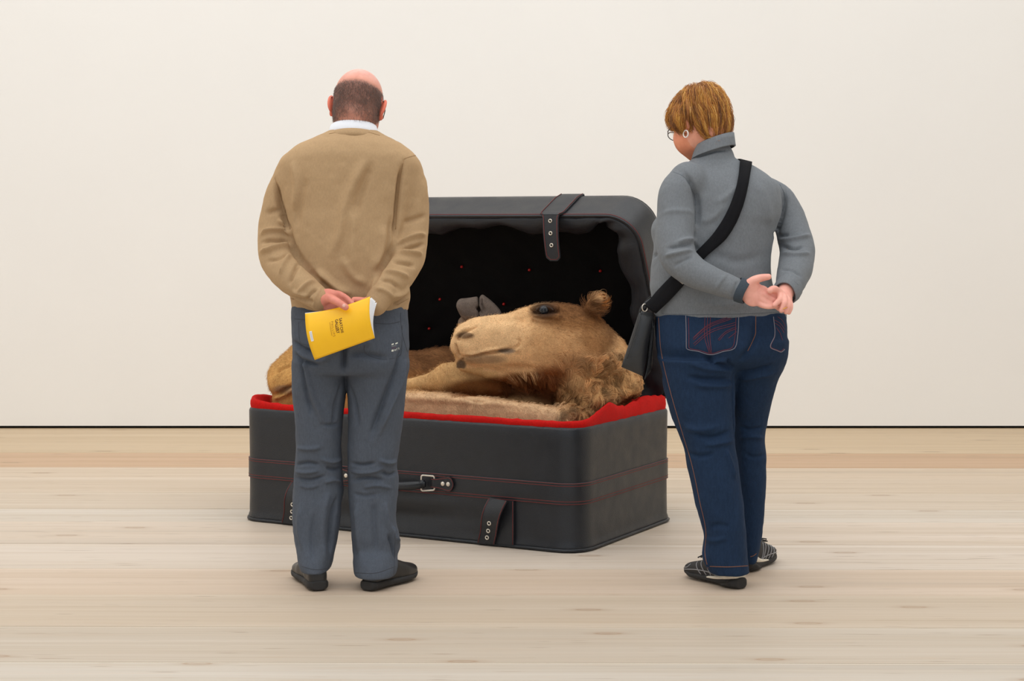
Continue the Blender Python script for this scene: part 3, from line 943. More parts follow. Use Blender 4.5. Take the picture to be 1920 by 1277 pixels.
def shoe(parent, heel, toe, name, mat_up, mat_sole, L=0.29, wid=1.0, inv=None):
    """heel, toe: ground points; returns the world matrix and the upper"""
    heel, toe = np.asarray(heel, float), np.asarray(toe, float)
    fy = (toe - heel); fy[2] = 0; fy /= np.linalg.norm(fy)
    fx = np.array([fy[1], -fy[0], 0])
    f = Field((-0.07, -0.02, 0.0), (0.07, L + 0.02, 0.14), 0.004)
    k = L / 0.29
    rows = [(0.002, 0, .038, .020, .024), (0.02, 0, .044, .031, .034), (0.06, 0, .052, .034, .043), (0.11, .002, .054, .035, .047), (0.15, .004, .046, .040, .040),
            (0.19, .004, .039, .046, .032), (0.23, .001, .034, .046, .026), (0.265, -.003, .030, .036, .021), (0.287, -.006, .027, .018, .014)]
    f.stack(1, [(r[0] * k, r[1], r[2], r[3] * wid, r[4]) for r in rows], 0, 2.5, 0.012)
    f.chain([(0, 0.075 * k, 0.06), (0, 0.075 * k, 0.085)], [0.032 * wid, 0.030 * wid], 0.02)
    f.ell((0, 0.075 * k, 0.115), (0.026, 0.034, 0.03), k=0.006, sub=True)
    V, Q = f.mesh(2)
    M = np.stack([fx, fy, [0, 0, 1]], 1)
    T = lambda V: V @ M.T + heel
    up = mesh_np(name, T(V), Q, mat_up, parent, inv=inv)
    # sole: outline a little proud of the upper, thicker at the heel, toe spring
    f = Field((-0.08, -0.03, -0.01), (0.08, L + 0.03, 0.06), 0.0035)
    f.stack(1, [(r[0] * k - 0.004, r[1], 0.016 + (0.008 if r[0] > 0.25 else 0) + (0.003 if r[0] < 0.09 else 0), r[3] * wid + 0.004, 0.0165 if r[0] < 0.10 else (0.0125 if r[0] < 0.2 else 0.011)) for r in rows] + [(L + 0.004, -.006, 0.026, .012, .009)], 0, 3.2, 0.004)
    f.ell((0, 0.125 * k, -0.003), (0.07, 0.026, 0.005), k=0.004, sub=True)
    V2, Q2 = f.mesh(1)
    V2[:, 2] = np.maximum(V2[:, 2], 0.0005)
    sole = mesh_np('sole', T(V2), Q2, mat_sole, up)
    return up, T, (V, Q), fx, fy
def garment_lines(V, Q, lines, parent, mat, name, r=0.0014, off=0.0005, n=26, inv=None):
    t = bvh(V, Q)
    for l in lines:
        q = cast_line(t, l, n, off)
        if len(q) > 2: MB().tube(q, r, 5).build(name, mat, parent, inv=inv)
FOLD = 2.2
def apply_folds(V, Q, folds, seed=1, fine=0.0012, fscale=28, k=1.0):
    t = bvh(V, Q); N = normals(V, Q)
    V = V.copy()
    V += N * (fine * vnoise(V, fscale, seed) + fine * 0.6 * vnoise(V, fscale * 2.3, seed + 1))[:, None]
    for pts, w, amp in folds:
        l = cast_line(t, pts, 16)
        if len(l) > 1: fold(V, N, l, w * 0.85, amp * FOLD * k)
    return V
def px_stack(rows, d0):
    """(row, left px, right px, half depth, depth offset) -> stack rows"""
    out = []
    for (py, l, r, b, cy) in rows:
        d = d0 + cy
        out.append((CAM_H - (py - HY) / FPX * d, ((l + r) / 2 - 960) / FPX * d, d, (r - l) / 2 / FPX * d, b))
    return out
# ------------------------------------------------------------------ person in the tan sweater
D1 = 5.80
MSWE = cloth_mat('tan_fine_knit', (178, 148, 112), 0.10, 700, 0.0008, 0.92, 0.25, warp=0.5)
MTRO = cloth_mat('grey_cotton_twill', (82, 88, 98), 0.16, 620, 0.0008, 0.85, 0.1, warp=0.35)
MSHIRT = cloth_mat('white_shirt_cotton', (238, 240, 246), 0.03, 900, 0.0004, 0.8, 0.05)
MSHOE = leather_mat('black_shoe_leather', (38, 35, 33), 0.38, 300, 0.0006)
MSOLE = plain('black_rubber', (34, 32, 31), 0.7, nscale=60, nb=0.0015)
def m1(px, py, dy=0.0): return P(px, py, D1 + dy)

# body: head, neck, trunk, arms, hands and legs in one skin
f = Field(m1(470, 1110) - [0, .35, 0], m1(815, 118) + [0, .32, 0], 0.0034)
R1 = rotm('Z', -4) @ rotm('Y', 5) @ rotm('X', -24)
HC1 = m1(671, 199, 0.055)
HS1 = 1.06
q1 = head_field(f, HC1, R1, HS1)
f.chain([m1(668, 215, 0.02), m1(664, 245, 0.0), m1(662, 285, -0.01)], [0.058, 0.062, 0.075], 0.02)
f.stack(2, px_stack([(255, 610, 712, .06, -.01), (300, 580, 730, .07, -.01), (400, 562, 742, .10, 0), (500, 560, 748, .125, .005), (575, 565, 745, .125, .01), (640, 560, 755, .125, 0), (700, 562, 753, .11, 0)], D1), 0.03)
ARML = [(m1(552, 332, 0.0), .028), (m1(520, 395, 0.0), .026), (m1(515, 465, -.03), .040), (m1(549, 522, -.125), .040), (m1(594, 557, -.185), .031), (m1(604, 562, -.195), .027)]
ARMR = [(m1(748, 330, 0.0), .028), (m1(775, 395, 0.0), .028), (m1(766, 465, -.03), .045), (m1(738, 525, -.125), .040), (m1(706, 562, -.175), .031), (m1(697, 572, -.180), .027)]
for A in (ARML, ARMR): f.chain([a[0] for a in A], [a[1] for a in A], 0.02)
for pts in ([(606, 690, 0), (603, 860, .0), (594, 1080, .0)], [(708, 690, 0), (701, 860, .0), (704, 1085, .0)]):
    f.chain([m1(*p) for p in pts], [.080, .055, .030], 0.02)
for (a, b) in (((596, 1085, .0), (570, 1072, .08)), ((705, 1090, .0), (748, 1076, .08))):
    f.chain([m1(*a) + [0, .02, .02], m1(*b) + [0, 0, .012]], [.026, .018], 0.01)
# left hand: back of the hand up, thumb over the booklet's cover, fingers under it
f.ell(m1(617, 562, -.205), (.040, .017, .036), rotm('Y', 18), 0.014)
f.chain([m1(606, 565, -.212), m1(615, 559, -.240), m1(631, 565, -.277), m1(648, 576, -.284)], [.017, .0150, .0125, .0108], 0.006, 14)
for kn, mid, tip, r in (((630, 551, -.205), (646, 557, -.205), (662, 571, -.212), .0105), ((632, 559, -.200), (648, 573, -.204), (662, 592, -.206), .0105),
                        ((630, 569, -.198), (642, 587, -.202), (652, 606, -.206), .010), ((622, 576, -.198), (630, 593, -.202), (636, 607, -.206), .0088)):
    f.chain([m1(617, 562, -.203), m1(*kn), m1(*mid), m1(*tip)], [r * 1.25, r * 1.12, r, r * .85], 0.004, 12)
# right hand behind the booklet
f.ell(m1(683, 578, -.183), (.038, .015, .034), rotm('Y', -30), 0.012)
for kn, tip, r in (((668, 574, -.182), (652, 577, -.182), .0098), ((666, 584, -.182), (646, 590, -.180), .0102), ((668, 593, -.182), (650, 601, -.180), .0098), ((673, 601, -.182), (658, 611, -.180), .0085)):
    f.chain([m1(683, 578, -.183), m1(*kn), m1(*tip)], [r * 1.2, r * 1.1, r * .85], 0.003, 9)
f.chain([m1(690, 572, -.186), m1(678, 564, -.192), m1(664, 562, -.192)], [.015, .012, .0095], 0.006, 9)
V, Q = f.mesh(2)
LOC = (V - HC1) @ R1 / HS1          # head coordinates
base = np.array(lin((216, 150, 128)))
colr = np.tile(base, (len(V), 1))
headm = V[:, 2] > m1(0, 258)[2]
pink = np.array(lin((228, 174, 162)))
top = np.clip((LOC[:, 2] - 0.04) / 0.05, 0, 1)[:, None] * headm[:, None]
colr = colr * (1 - top) + pink * top
ear = (headm & (np.abs(LOC[:, 0]) > 0.076) & (LOC[:, 2] < 0.03))
colr[ear] = lin((226, 122, 98))
neck = headm & (LOC[:, 2] < -0.02) & ~ear
colr[neck] = lin((204, 142, 120))
hnd = (V[:, 2] < m1(0, 530)[2]) & (V[:, 2] > m1(0, 620)[2])
colr[hnd] = lin((222, 142, 124))
colr[V[:, 2] < 0.25] = lin((40, 40, 44))
_z, _y = LOC[:, 2], LOC[:, 1]     # shaved stubble and scalp shadow, both coloured into the skin below the crown
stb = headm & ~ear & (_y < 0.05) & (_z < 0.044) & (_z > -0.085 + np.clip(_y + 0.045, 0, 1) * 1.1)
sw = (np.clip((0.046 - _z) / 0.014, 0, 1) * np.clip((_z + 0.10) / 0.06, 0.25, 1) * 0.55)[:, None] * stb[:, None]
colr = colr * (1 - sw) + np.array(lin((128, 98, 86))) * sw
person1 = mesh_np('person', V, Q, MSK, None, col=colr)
tag(person1, 'person in tan sweater and dark grey trousers, hands behind back, holding a yellow booklet', 'person', 'visitors looking into the suitcase')
BT1 = bvh(V, Q)
# thumb nail
t_, n_ = cast(BT1, 645, 573)
if t_ is not None:
    MB().lathe(t_ - n_ * 0.001, n_, [(0.0062, 0.0), (0.0058, 0.0012), (0.003, 0.0018)], 14).build('thumb_nail', plain('nail', (232, 176, 160), 0.3, nb=0), person1)
for s in (-1, 1):
    MB().lathe(q1(s * 0.031, 0.0795, 0.006), R1 @ np.array([0, 1, 0]), [(0.011 * HS1, 0.0), (0.009 * HS1, 0.008), (0.004 * HS1, 0.012)], 14).build('eye', MEYE, person1)
# cropped hair: a band from temple to temple round the back of the head
N = normals(V, Q)
z, y, x = LOC[:, 2], LOC[:, 1], LOC[:, 0]
hairm = headm & ~ear & (y < 0.055) & (z < 0.040 + 0.004 * np.sin(x * 90) + 0.10 * np.clip(y, 0, 1)) & (z > -0.095 - 0.5 * np.clip(y + 0.02, 0, 1) * 0 + np.clip(y + 0.045, 0, 1) * 1.1)
hi_ = np.where(hairm)[0]
pick = RNG.choice(hi_, 42000); jit = RNG.normal(0, 0.0012, (42000, 3))
root = V[pick] + jit - N[pick] * 0.0005
zz = LOC[pick, 2]
dens = np.clip((0.044 - zz) / 0.014, 0, 1) * np.clip((zz + 0.105) / 0.075, 0.14, 1)
dens *= 0.22 + 0.33 * (vnoise(LOC[pick], 30, 8) * 0.5 + 0.5)
keep = RNG.random(42000) < dens
root, nn = root[keep], N[pick][keep]
dn = (R1 @ np.array([0.12, -0.25, -1.0]))
dirs = nn * 0.30 + dn * 0.75 + RNG.normal(0, 0.22, root.shape)
dirs /= np.linalg.norm(dirs, axis=1)[:, None]
Ls = RNG.uniform(0.006, 0.011, len(root))[:, None]
paths = np.stack([root, root + dirs * Ls * 0.5, root + (dirs * 0.9 + dn * 0.25) * Ls], 1)
hc = np.array(lin((128, 104, 94)))[None] * RNG.uniform(0.6, 1.5, (len(root), 1))
tag(strands('cropped_hair', paths, 0.00028, MHAIR_M, person1, hc), kind='stuff')
# spectacles
def spectacles(parent, q, sc, mat, half=0.030):
    g = MB(); lens = []
    for s in (-1, 1):
        ringp = [q(s * 0.033 + 0.023 * math.cos(a) * (1.0), 0.112, 0.004 + 0.016 * math.sin(a)) for a in np.linspace(0, 2 * math.pi, 20, endpoint=False)]
        g.tube(ringp, 0.0016, 6, closed=True)
        lens.append(ringp)
        g.tube([q(s * 0.056, 0.110, 0.009), q(s * 0.072, 0.090, 0.010), q(s * 0.082, 0.045, 0.014), q(s * 0.0845, -0.010, 0.020), q(s * 0.083, -0.030, 0.008)], 0.0018, 6)
    g.tube([q(-0.010, 0.113, 0.008), q(0, 0.117, 0.011), q(0.010, 0.113, 0.008)], 0.0016, 6)
    o = g.build('spectacles', mat, parent)
    for r in lens: MB().add(r, [tuple(range(len(r)))]).build('lens', MLENS, o, False)
    return o
spectacles(person1, q1, HS1, MGLASS)

# sweater
f = Field(m1(470, 605) - [0, .34, 0], m1(815, 232) + [0, .26, 0], 0.0045)
torso = [(241, 624, 698, .058, .0), (247, 612, 711, .066, -.005), (256, 592, 727, .082, -.01), (268, 565, 750, .102, -.015), (285, 540, 772, .120, -.015), (310, 524, 786, .132, -.012), (350, 524, 783, .140, -.005),
         (400, 534, 772, .147, 0), (450, 541, 765, .152, 0), (500, 543, 764, .155, .005), (540, 543, 768, .155, .01), (558, 545, 769, .152, .01), (572, 547, 766, .147, .01), (584, 548, 765, .145, .01)]
f.stack(2, px_stack(torso, D1), 0, 2.35, 0.012)
def sleeve(f, pts, k=0.022):
    f.chain([m1(*p[:3]) for p in pts], [p[3] for p in pts], k, 40)
SL = [(553, 322, 0.0, .058), (534, 352, 0.0, .056), (521, 395, 0.0, .0545), (515, 440, -.012, .0575), (519, 478, -.05, .0605), (545, 518, -.125, .0555), (578, 546, -.175, .0455), (599, 561, -.195, .0385)]
SR = [(752, 314, 0.0, .059), (768, 345, 0.0, .057), (775, 395, 0.0, .053), (771, 440, -.012, .0575), (764, 478, -.05, .0605), (742, 520, -.120, .0555), (717, 550, -.165, .0455), (705, 570, -.180, .0390)]
sleeve(f, SL); sleeve(f, SR)
V, Q = f.mesh(2)
F1 = [  # soft folds seen on the knit: (points, width, height)
    ([(515, 338), (524, 380), (537, 415), (545, 432)], .010, -.010), ([(545, 430), (547, 450), (556, 478), (574, 502), (602, 530)], .012, -.008),
    ([(757, 302), (750, 340), (745, 395), (741, 435), (738, 455)], .010, -.010), ([(740, 456), (724, 486), (706, 520), (690, 545)], .012, -.008),
    ([(498, 400), (515, 396), (535, 394)], .010, -.004), ([(520, 410), (535, 425), (545, 440)], .008, .006),
    ([(488, 440), (508, 432), (528, 432), (544, 440)], .009, .007), ([(488, 456), (510, 450), (530, 450), (546, 456)], .008, -.006),
    ([(487, 472), (508, 468), (530, 462), (548, 462)], .009, .007), ([(498, 490), (520, 486), (545, 474)], .008, -.003), 
    ([(525, 515), (535, 490), (545, 475)], .008, .005), ([(540, 535), (550, 512), (562, 492)], .008, -.005), ([(556, 552), (572, 535), (590, 525)], .008, .005), ([(572, 566), (582, 552), (596, 540)], .006, -.004),
    ([(800, 405), (780, 410), (755, 418)], .010, -.004), ([(800, 440), (780, 442), (758, 452), (742, 458)], .009, .007), ([(798, 458), (776, 462), (750, 468)], .008, -.006),
    ([(792, 476), (772, 474), (748, 474)], .009, .006), ([(780, 500), (760, 494), (735, 490)], .009, -.005), ([(768, 520), (746, 512), (722, 508)], .009, .005), ([(752, 545), (735, 530), (712, 524)], .008, -.004), ([(740, 560), (722, 545), (704, 540)], .008, .004),
    ([(690, 292), (670, 330), (648, 380), (636, 440), (618, 490)], .020, .006), ([(700, 300), (676, 360), (664, 410)], .016, -.004), ([(665, 380), (662, 430), (660, 480), (668, 520)], .020, .004),
    ([(548, 300), (556, 340), (552, 400)], .016, .004), ([(575, 330), (562, 380), (556, 430)], .016, -.003),
    ([(720, 420), (715, 470), (700, 510)], .018, .005), ([(735, 400), (728, 450), (712, 500)], .012, -.004),
    ([(590, 505), (615, 525), (640, 545), (660, 550)], .014, .006), ([(600, 520), (625, 545), (650, 556)], .010, -.005), ([(640, 480), (660, 515), (690, 535)], .016, .004),
    ([(545, 556), (560, 562), (590, 566)], .008, -.004), ([(768, 552), (752, 566), (725, 574)], .008, -.005), ([(767, 536), (755, 548), (735, 556)], .008, .005), ([(546, 545), (565, 552), (585, 560)], .007, .004),
    ([(602, 538), (590, 560), (585, 580)], .006, .002),
]
V = apply_folds(V, Q, F1, 3, 0.0018, 22, 1.35)
sweater = mesh_np('sweater', V, Q, MSWE, person1)
KN = plain('tan_knit_seam', (158, 126, 88), 0.9, nscale=900)
garment_lines(V, Q, [[(515, 332), (522, 355), (534, 395), (544, 430)], [(757, 298), (751, 335), (746, 380), (742, 430)], [(757, 298), (768, 294), (781, 291)], [(617, 251), (640, 247), (662, 246), (690, 248), (712, 254)], [(546, 560), (580, 566)], [(745, 572), (766, 560)]], sweater, KN, 'seam', 0.0012, 0.0002)
# sweater neck rib
def neck_ring(c, rx, ry, z0, tilt, n=60, wob=0.0):
    a = np.linspace(0, 2 * np.pi, n, endpoint=False)
    x, y = rx * np.cos(a), ry * np.sin(a)
    return np.c_[c[0] + x, c[1] + y, z0 + tilt * y]
nc = m1(663, 240, 0.012)
def collar(rows, name, mat, parent, c, tilt):
    lv = [neck_ring(c, rx, ry, m1(0, py)[2], tilt) for (rx, ry, py) in rows]
    V, Fc = rings(lv)
    o = mesh_np(name, V, [g[::-1] for g in Fc], mat, parent)
    md = o.modifiers.new('thick', 'SOLIDIFY'); md.thickness = 0.003; md.offset = 0
    return o
collar([(.070, .072, 239), (.073, .075, 236), (.077, .079, 238), (.083, .085, 249), (.089, .091, 262)], 'shirt_collar', MSHIRT, person1, nc, -0.22)
collar([(.082, .085, 256), (.086, .089, 254), (.091, .094, 256), (.098, .101, 262), (.102, .105, 270)], 'neck_rib', MSWE, sweater, nc, -0.22)

# trousers
f = Field(m1(530, 1100) - [0, .24, 0], m1(785, 562) + [0, .24, 0], 0.0045)
pel = [(566, 549, 762, .128, .005), (590, 547, 764, .138, 0), (620, 548, 766, .148, -.005), (650, 549, 767, .150, -.008), (680, 550, 766, .145, -.008), (700, 552, 764, .132, -.004)]
f.stack(2, px_stack(pel, D1), 0, 2.5, 0.02)
lg = [(676, 550, 654, .118, -.01), (700, 549, 650, .112, -.008), (730, 549, 648.5, .105, -.004), (760, 551, 645, .100, 0), (800, 554, 642, .095, 0), (840, 556, 640, .090, 0), (880, 552, 641, .084, 0), (910, 550, 643, .080, 0), (940, 549, 641, .080, -.004),
      (980, 550, 637, .082, -.006), (1010, 553, 632, .084, -.006), (1036, 557, 627, .094, -.018), (1054, 561, 623, .101, -.024), (1067, 566, 619, .104, -.026)]
f.stack(2, px_stack(lg, D1), 0.012, 2.4, 0.006)
rg = [(676, 648, 766, .118, -.01), (700, 650, 764, .112, -.008), (730, 651.5, 761, .105, -.004), (760, 653, 758, .100, 0), (800, 653, 754, .095, 0), (840, 652, 748, .090, 0), (870, 652, 744, .086, 0), (896, 653, 747, .082, 0), (915, 653, 747, .080, 0), (940, 654, 744, .080, -.004),
      (980, 657, 743, .082, -.006), (1008, 660, 750, .086, -.004), (1026, 662, 750, .088, -.002), (1042, 663, 745, .098, -.014), (1062, 664, 745, .106, -.022), (1076, 666, 742, .108, -.024)]
f.stack(2, px_stack(rg, D1), 0.012, 2.4, 0.006)
for s, hx, hy in ((0, 593, 1071), (1, 704, 1078)):   # open hems
    c = m1(hx, hy); f.ell(c + [0, -.01, -.024], (.036, .066, .034), k=0.004, sub=True)
V, Q = f.mesh(2)
F2 = [
    ([(646, 600), (645, 650), (643, 700), (642, 730)], .012, -.012), ([(640, 652), (625, 662), (605, 668)], .010, .005), ([(652, 655), (675, 648), (700, 640)], .010, .004), ([(650, 668), (672, 664), (700, 668), (730, 672)], .012, -.006),
    ([(548, 640), (570, 655), (590, 662)], .008, -.006), ([(550, 652), (575, 668), (600, 676), (625, 668)], .010, .006), ([(552, 665), (575, 678), (600, 684)], .008, -.005),
    ([(558, 640), (566, 690), (575, 740), (590, 790)], .010, -.005), ([(566, 650), (575, 700), (590, 750), (610, 800)], .010, .005),
    ([(755, 640), (745, 690), (725, 740), (705, 790), (690, 830)], .012, -.007), ([(762, 670), (748, 720), (728, 770), (708, 820)], .010, .007), ([(640, 720), (630, 760), (625, 800)], .010, -.005),
    ([(655, 720), (665, 760), (672, 800)], .010, -.004), ([(735, 720), (715, 770), (695, 812)], .010, .005),
    ([(600, 795), (620, 797), (638, 794)], .006, -.004), ([(556, 840), (580, 842), (604, 838)], .008, .004), ([(553, 872), (575, 868), (600, 872)], .006, -.005), ([(552, 884), (575, 886), (600, 882)], .006, .005), ([(552, 896), (580, 900), (612, 892)], .006, -.005),
    ([(600, 860), (620, 866), (640, 862)], .007, .005), ([(610, 876), (626, 880), (640, 878)], .006, -.005), ([(608, 905), (625, 900), (641, 905)], .006, .005), ([(560, 910), (580, 914), (600, 908)], .006, .003),
    ([(655, 868), (680, 872), (705, 868)], .006, -.005), ([(656, 884), (690, 886), (720, 878)], .006, .005), ([(658, 900), (690, 896), (722, 902)], .006, -.005), ([(710, 862), (728, 868), (744, 864)], .006, .006), ([(715, 884), (730, 890), (747, 884)], .006, -.005), ([(680, 915), (705, 910), (735, 916)], .006, .004), ([(660, 925), (685, 930), (710, 926)], .006, -.003),
    ([(615, 920), (606, 970), (604, 1020), (608, 1060)], .014, .006), ([(632, 930), (622, 980), (618, 1040)], .012, -.007), ([(565, 940), (562, 990), (572, 1040)], .014, .004), ([(590, 960), (585, 1010), (588, 1060)], .010, -.003),
    ([(668, 940), (672, 990), (676, 1050)], .014, .005), ([(700, 930), (702, 980), (705, 1040)], .012, -.004), ([(722, 940), (728, 985), (742, 1012)], .010, .005), ([(735, 985), (742, 1010), (750, 1018)], .007, .006), ([(728, 1000), (738, 1030), (742, 1050)], .008, -.006),
]
V = apply_folds(V, Q, F2, 5, 0.0018, 26, 1.2)
trousers = mesh_np('trousers', V, Q, MTRO, person1)
TSE = plain('grey_seam_thread', (66, 69, 76), 0.85, nscale=900)
garment_lines(V, Q, [[(646, 586), (645, 640), (644, 690)], [(566, 1062), (590, 1068), (618, 1066)], [(665, 1074), (700, 1075), (742, 1062)],
    [(703, 606), (730, 607), (751, 603)], [(751, 586), (752, 610), (758, 640), (764, 660)], [(700, 612), (684, 660), (720, 674), (752, 664), (754, 610)], [(552, 598), (575, 600)], [(560, 604), (562, 640), (590, 650)],
    [(741, 1000), (740, 1040), (738, 1080)]], trousers, TSE, 'seam', 0.0011, 0.0001)
# printed marks beside the pocket
TT = bvh(V, Q)
MPRT = plain('white_print', (222, 222, 210), 0.8, nb=0)
MPRP = plain('plum_print', (92, 60, 78), 0.8, nb=0)
def decal(tree, quad, off=0.0008):
    out = []
    for (x, y) in quad:
        p, n = cast(tree, x, y); out.append(p + n * off)
    return out
mk = MB()
for q in ([(734, 645), (738, 643.5), (738, 646), (734, 647.5)], [(741, 643.5), (745.5, 641.5), (745.5, 644), (741, 646)],
          [(734, 656), (737.8, 655.3), (737.8, 658.8), (734, 659.5)], [(739.6, 655.2), (741.4, 654.6), (741.4, 657.4), (739.6, 658)], [(743, 653.5), (748, 651.8), (748, 655.2), (743, 657.2)]):
    mk.add(decal(TT, q), [(0, 1, 2, 3)])
mk.build('printed_mark', MPRT, trousers, False)
MB().add(decal(TT, [(734, 652.6), (742.5, 650.6), (742.5, 652), (734, 654)]), [(0, 1, 2, 3)]).build('printed_mark', MPRP, trousers, False)
MB().add(decal(TT, [(734, 649), (743, 647.4), (743, 648.4), (734, 650.2)]), [(0, 1, 2, 3)]).build('printed_mark', plain('grey_print', (130, 130, 128), 0.8, nb=0), trousers, False)
# shoes
g0 = lambda px, py: np.array([*P(px, py, FPX * CAM_H / (py - HY))[:2], 0.0])
s1 = shoe(person1, g0(598, 1109), g0(568, 1079), 'shoe', MSHOE, MSOLE, 0.285, 1.0)
s2 = shoe(person1, g0(688, 1109), g0(772, 1081), 'shoe', MSHOE, MSOLE, 0.285, 1.0)

# ------------------------------------------------------------------ the yellow booklet
DB = D1 - 0.256
bc = {'tl': (572, 588), 'tr': (694, 556), 'br': (703, 634), 'bl': (590, 675)}
def bk(u, v, lift=0.0, bow=0.022):
    """u along the spine side (0 left..1 right), v 0 top..1 bottom; the booklet bows towards the viewer across v"""
    a = np.array(bc['tl']) * (1 - u) + np.array(bc['tr']) * u
    b = np.array(bc['bl']) * (1 - u) + np.array(bc['br']) * u
    p = a * (1 - v) + b * v
    s = math.sin(math.pi * v)
    # side edges belly to the left in the picture as the sheet bends
    p = p + np.array([-5.0, 0.0]) * s + np.array([0, 6.0]) * math.sin(math.pi * u) * 0.0
    p = p + np.array([0, -1]) * 5.0 * math.sin(math.pi * u) * (1 - v) * -1.0
    d = DB - bow * math.sin(math.pi * min(1, v * 0.9 + 0.08)) + 0.012 * (1 - u) - lift
    return P(p[0], p[1], d)
MYEL = plain('yellow_cover', (255, 196, 22), 0.42, nb=0, var=0.02, nscale=30)
MPAP = plain('white_paper', (236, 237, 240), 0.7, nb=0, var=0.02)
MBRN = plain('dark_brown_ink', (92, 48, 10), 0.6, nb=0)
MOCH = plain('ochre_ink', (176, 116, 14), 0.6, nb=0)
booklet = empty('booklet', bk(0.5, 0.5))
tag(booklet, 'yellow gallery booklet gripped in the left hand behind the tan-sweatered back', 'booklet')
binv = Matrix.Translation(Vector(-bk(0.5, 0.5)))
us, vs = np.linspace(0, 1, 16), np.linspace(0, 1, 22)
def leaf(lift, grow_r=0.0, opn=0.0, grow_t=0.0):
    G = np.zeros((16, 22, 3))
    for i, u in enumerate(us):
        for j, v in enumerate(vs):
            uu = u * (1 + grow_r) ; p = bk(uu, -grow_t * (1 - v) + v * 1.0, lift)
            p[1] += opn * 0.35 * u * (1 - v)
            p[0] += opn * 0.45 * u * (1 - v); p[2] -= opn * 0.45 * u * (1 - v)
            G[i, j] = p
    return G
MB().sheet(leaf(0.0), 0.0008).build('front_cover', MYEL, booklet, inv=binv)
pg = MB()
for k in range(5): pg.sheet(leaf(-0.002 - 0.0016 * k, 0.0, 0.012 + 0.006 * k, 0.012), 0.0007)
pg.build('pages', MPAP, booklet, inv=binv)
MB().sheet(leaf(-0.0125, 0.0, 0.045, 0.0), 0.0008).build('back_cover', MPAP, booklet, inv=binv)
def lettering(text, size, u0, v0, ang_du, mat, name, bold=0.0, space=1.0):
    """flat text laid on the cover: runs down the cover; u0, v0 start; size = letter height in u"""
    cu = bpy.data.curves.new('t', 'FONT'); cu.body = text; cu.size = 1.0; cu.space_character = space; cu.offset = bold; cu.resolution_u = 3
    ob = bpy.data.objects.new('t', cu); COL.objects.link(ob)
    dg = bpy.context.evaluated_depsgraph_get(); me = bpy.data.meshes.new_from_object(ob.evaluated_get(dg))
    bpy.data.objects.remove(ob); 
    V = np.array([v.co[:] for v in me.vertices]); Fc = [tuple(p.vertices) for p in me.polygons]
    W_ = np.zeros((len(V), 3))
    for i, (x, y, _) in enumerate(V):
        W_[i] = bk(u0 + y * size + x * ang_du[0] * size, v0 + x * size * ang_du[1], 0.0010)
    return mesh_np(name, W_, Fc, mat, booklet, False, inv=binv)
AS = 120 / 88.0
lettering('SAATCHI', 0.062, 0.524, 0.270, (0.00, 1.32), MBRN, 'lettering', 0.018, 1.10)
lettering('GALLERY', 0.062, 0.462, 0.270, (0.00, 1.32), MBRN, 'lettering', 0.018, 1.02)
lettering('PHILLIPS', 0.052, 0.395, 0.290, (0.00, 1.36), MOCH, 'lettering', 0.0, 1.42)
def patch(u0, u1, v0, v1, lift, mat, name):
    G = np.array([[bk(u, v, lift) for v in np.linspace(v0, v1, 8)] for u in (u0, u1)])
    return MB().grid(G[::-1]).build(name, mat, booklet, False, inv=binv)
for (u, v0, v1) in ((0.455, 0.40, 0.58), (0.375, 0.30, 0.62)): patch(u, u + 0.006, v0, v1, 0.001, MOCH, 'printed_rule')
patch(0.045, 0.085, 0.40, 0.62, 0.0011, MPAP, 'price_label')
MGI = plain('grey_ink', (150, 150, 156), 0.7, nb=0)
for k in range(8): patch(0.054, 0.076, 0.424 + 0.0225 * k, 0.430 + 0.0225 * k, 0.0015, MGI, 'label_bar')
# ------------------------------------------------------------------ person in the grey turtleneck
D2 = 5.85
MTOP = cloth_mat('grey_marl_jersey', (117, 121, 125), 0.16, 650, 0.0007, 0.92, 0.2, warp=0.5)
MJEA = cloth_mat('dark_blue_denim', (33, 51, 76), 0.22, 520, 0.001, 0.85, 0.08, warp=0.3, big=0.2)
MCUF = cloth_mat('charcoal_cuff_jersey', (66, 74, 82), 0.14, 650, 0.0007, 0.9, 0.15)
def m2(px, py, dy=0.0): return P(px, py, D2 + dy)
TH = math.radians(32)                 # the body faces away and to the left
f = Field(m2(1205, 1110) - [0, .36, 0], m2(1545, 135) + [0, .36, 0], 0.0034)
R2 = rotm('Z', 37) @ rotm('X', -25) @ rotm('Y', 2)
HC2 = m2(1313, 231, 0.045)
HS2 = 0.99
q2 = head_field(f, HC2, R2, HS2, True)
f.chain([m2(1326, 240, 0.03), m2(1335, 275, 0.01), m2(1340, 320, 0.0)], [.052, .052, .055], 0.02)
f.stack(2, px_stack([(300, 1310, 1372, .05, 0), (345, 1272, 1435, .08, 0), (420, 1250, 1440, .12, 0), (500, 1245, 1430, .135, 0), (580, 1245, 1455, .14, 0), (660, 1262, 1448, .12, 0)], D2), 0.03)
AL = [(m2(1272, 352, -.09), .045), (m2(1267, 420, -.13), .044), (m2(1271, 488, -.18), .042), (m2(1325, 519, -.232), .036), (m2(1386, 544, -.252), .027), (m2(1398, 546, -.256), .026)]
AR = [(m2(1434, 368, .09), .036), (m2(1478, 410, .06), .034), (m2(1491, 474, -.02), .042), (m2(1487, 512, -.11), .040), (m2(1476, 542, -.19), .030), (m2(1470, 553, -.215), .027)]
for A in (AL, AR): f.chain([a[0] for a in A], [a[1] for a in A], 0.02)
for pts in ([(1305, 690, -.07), (1335, 860, -.09), (1362, 1070, -.08)], [(1412, 690, .04), (1404, 860, .11), (1403, 1050, .15)]):
    f.chain([m2(*p) for p in pts], [.060, .040, .024], 0.02)
f.chain([m2(1362, 1078, -.07), m2(1325, 1080, .0)], [.026, .018], 0.01)
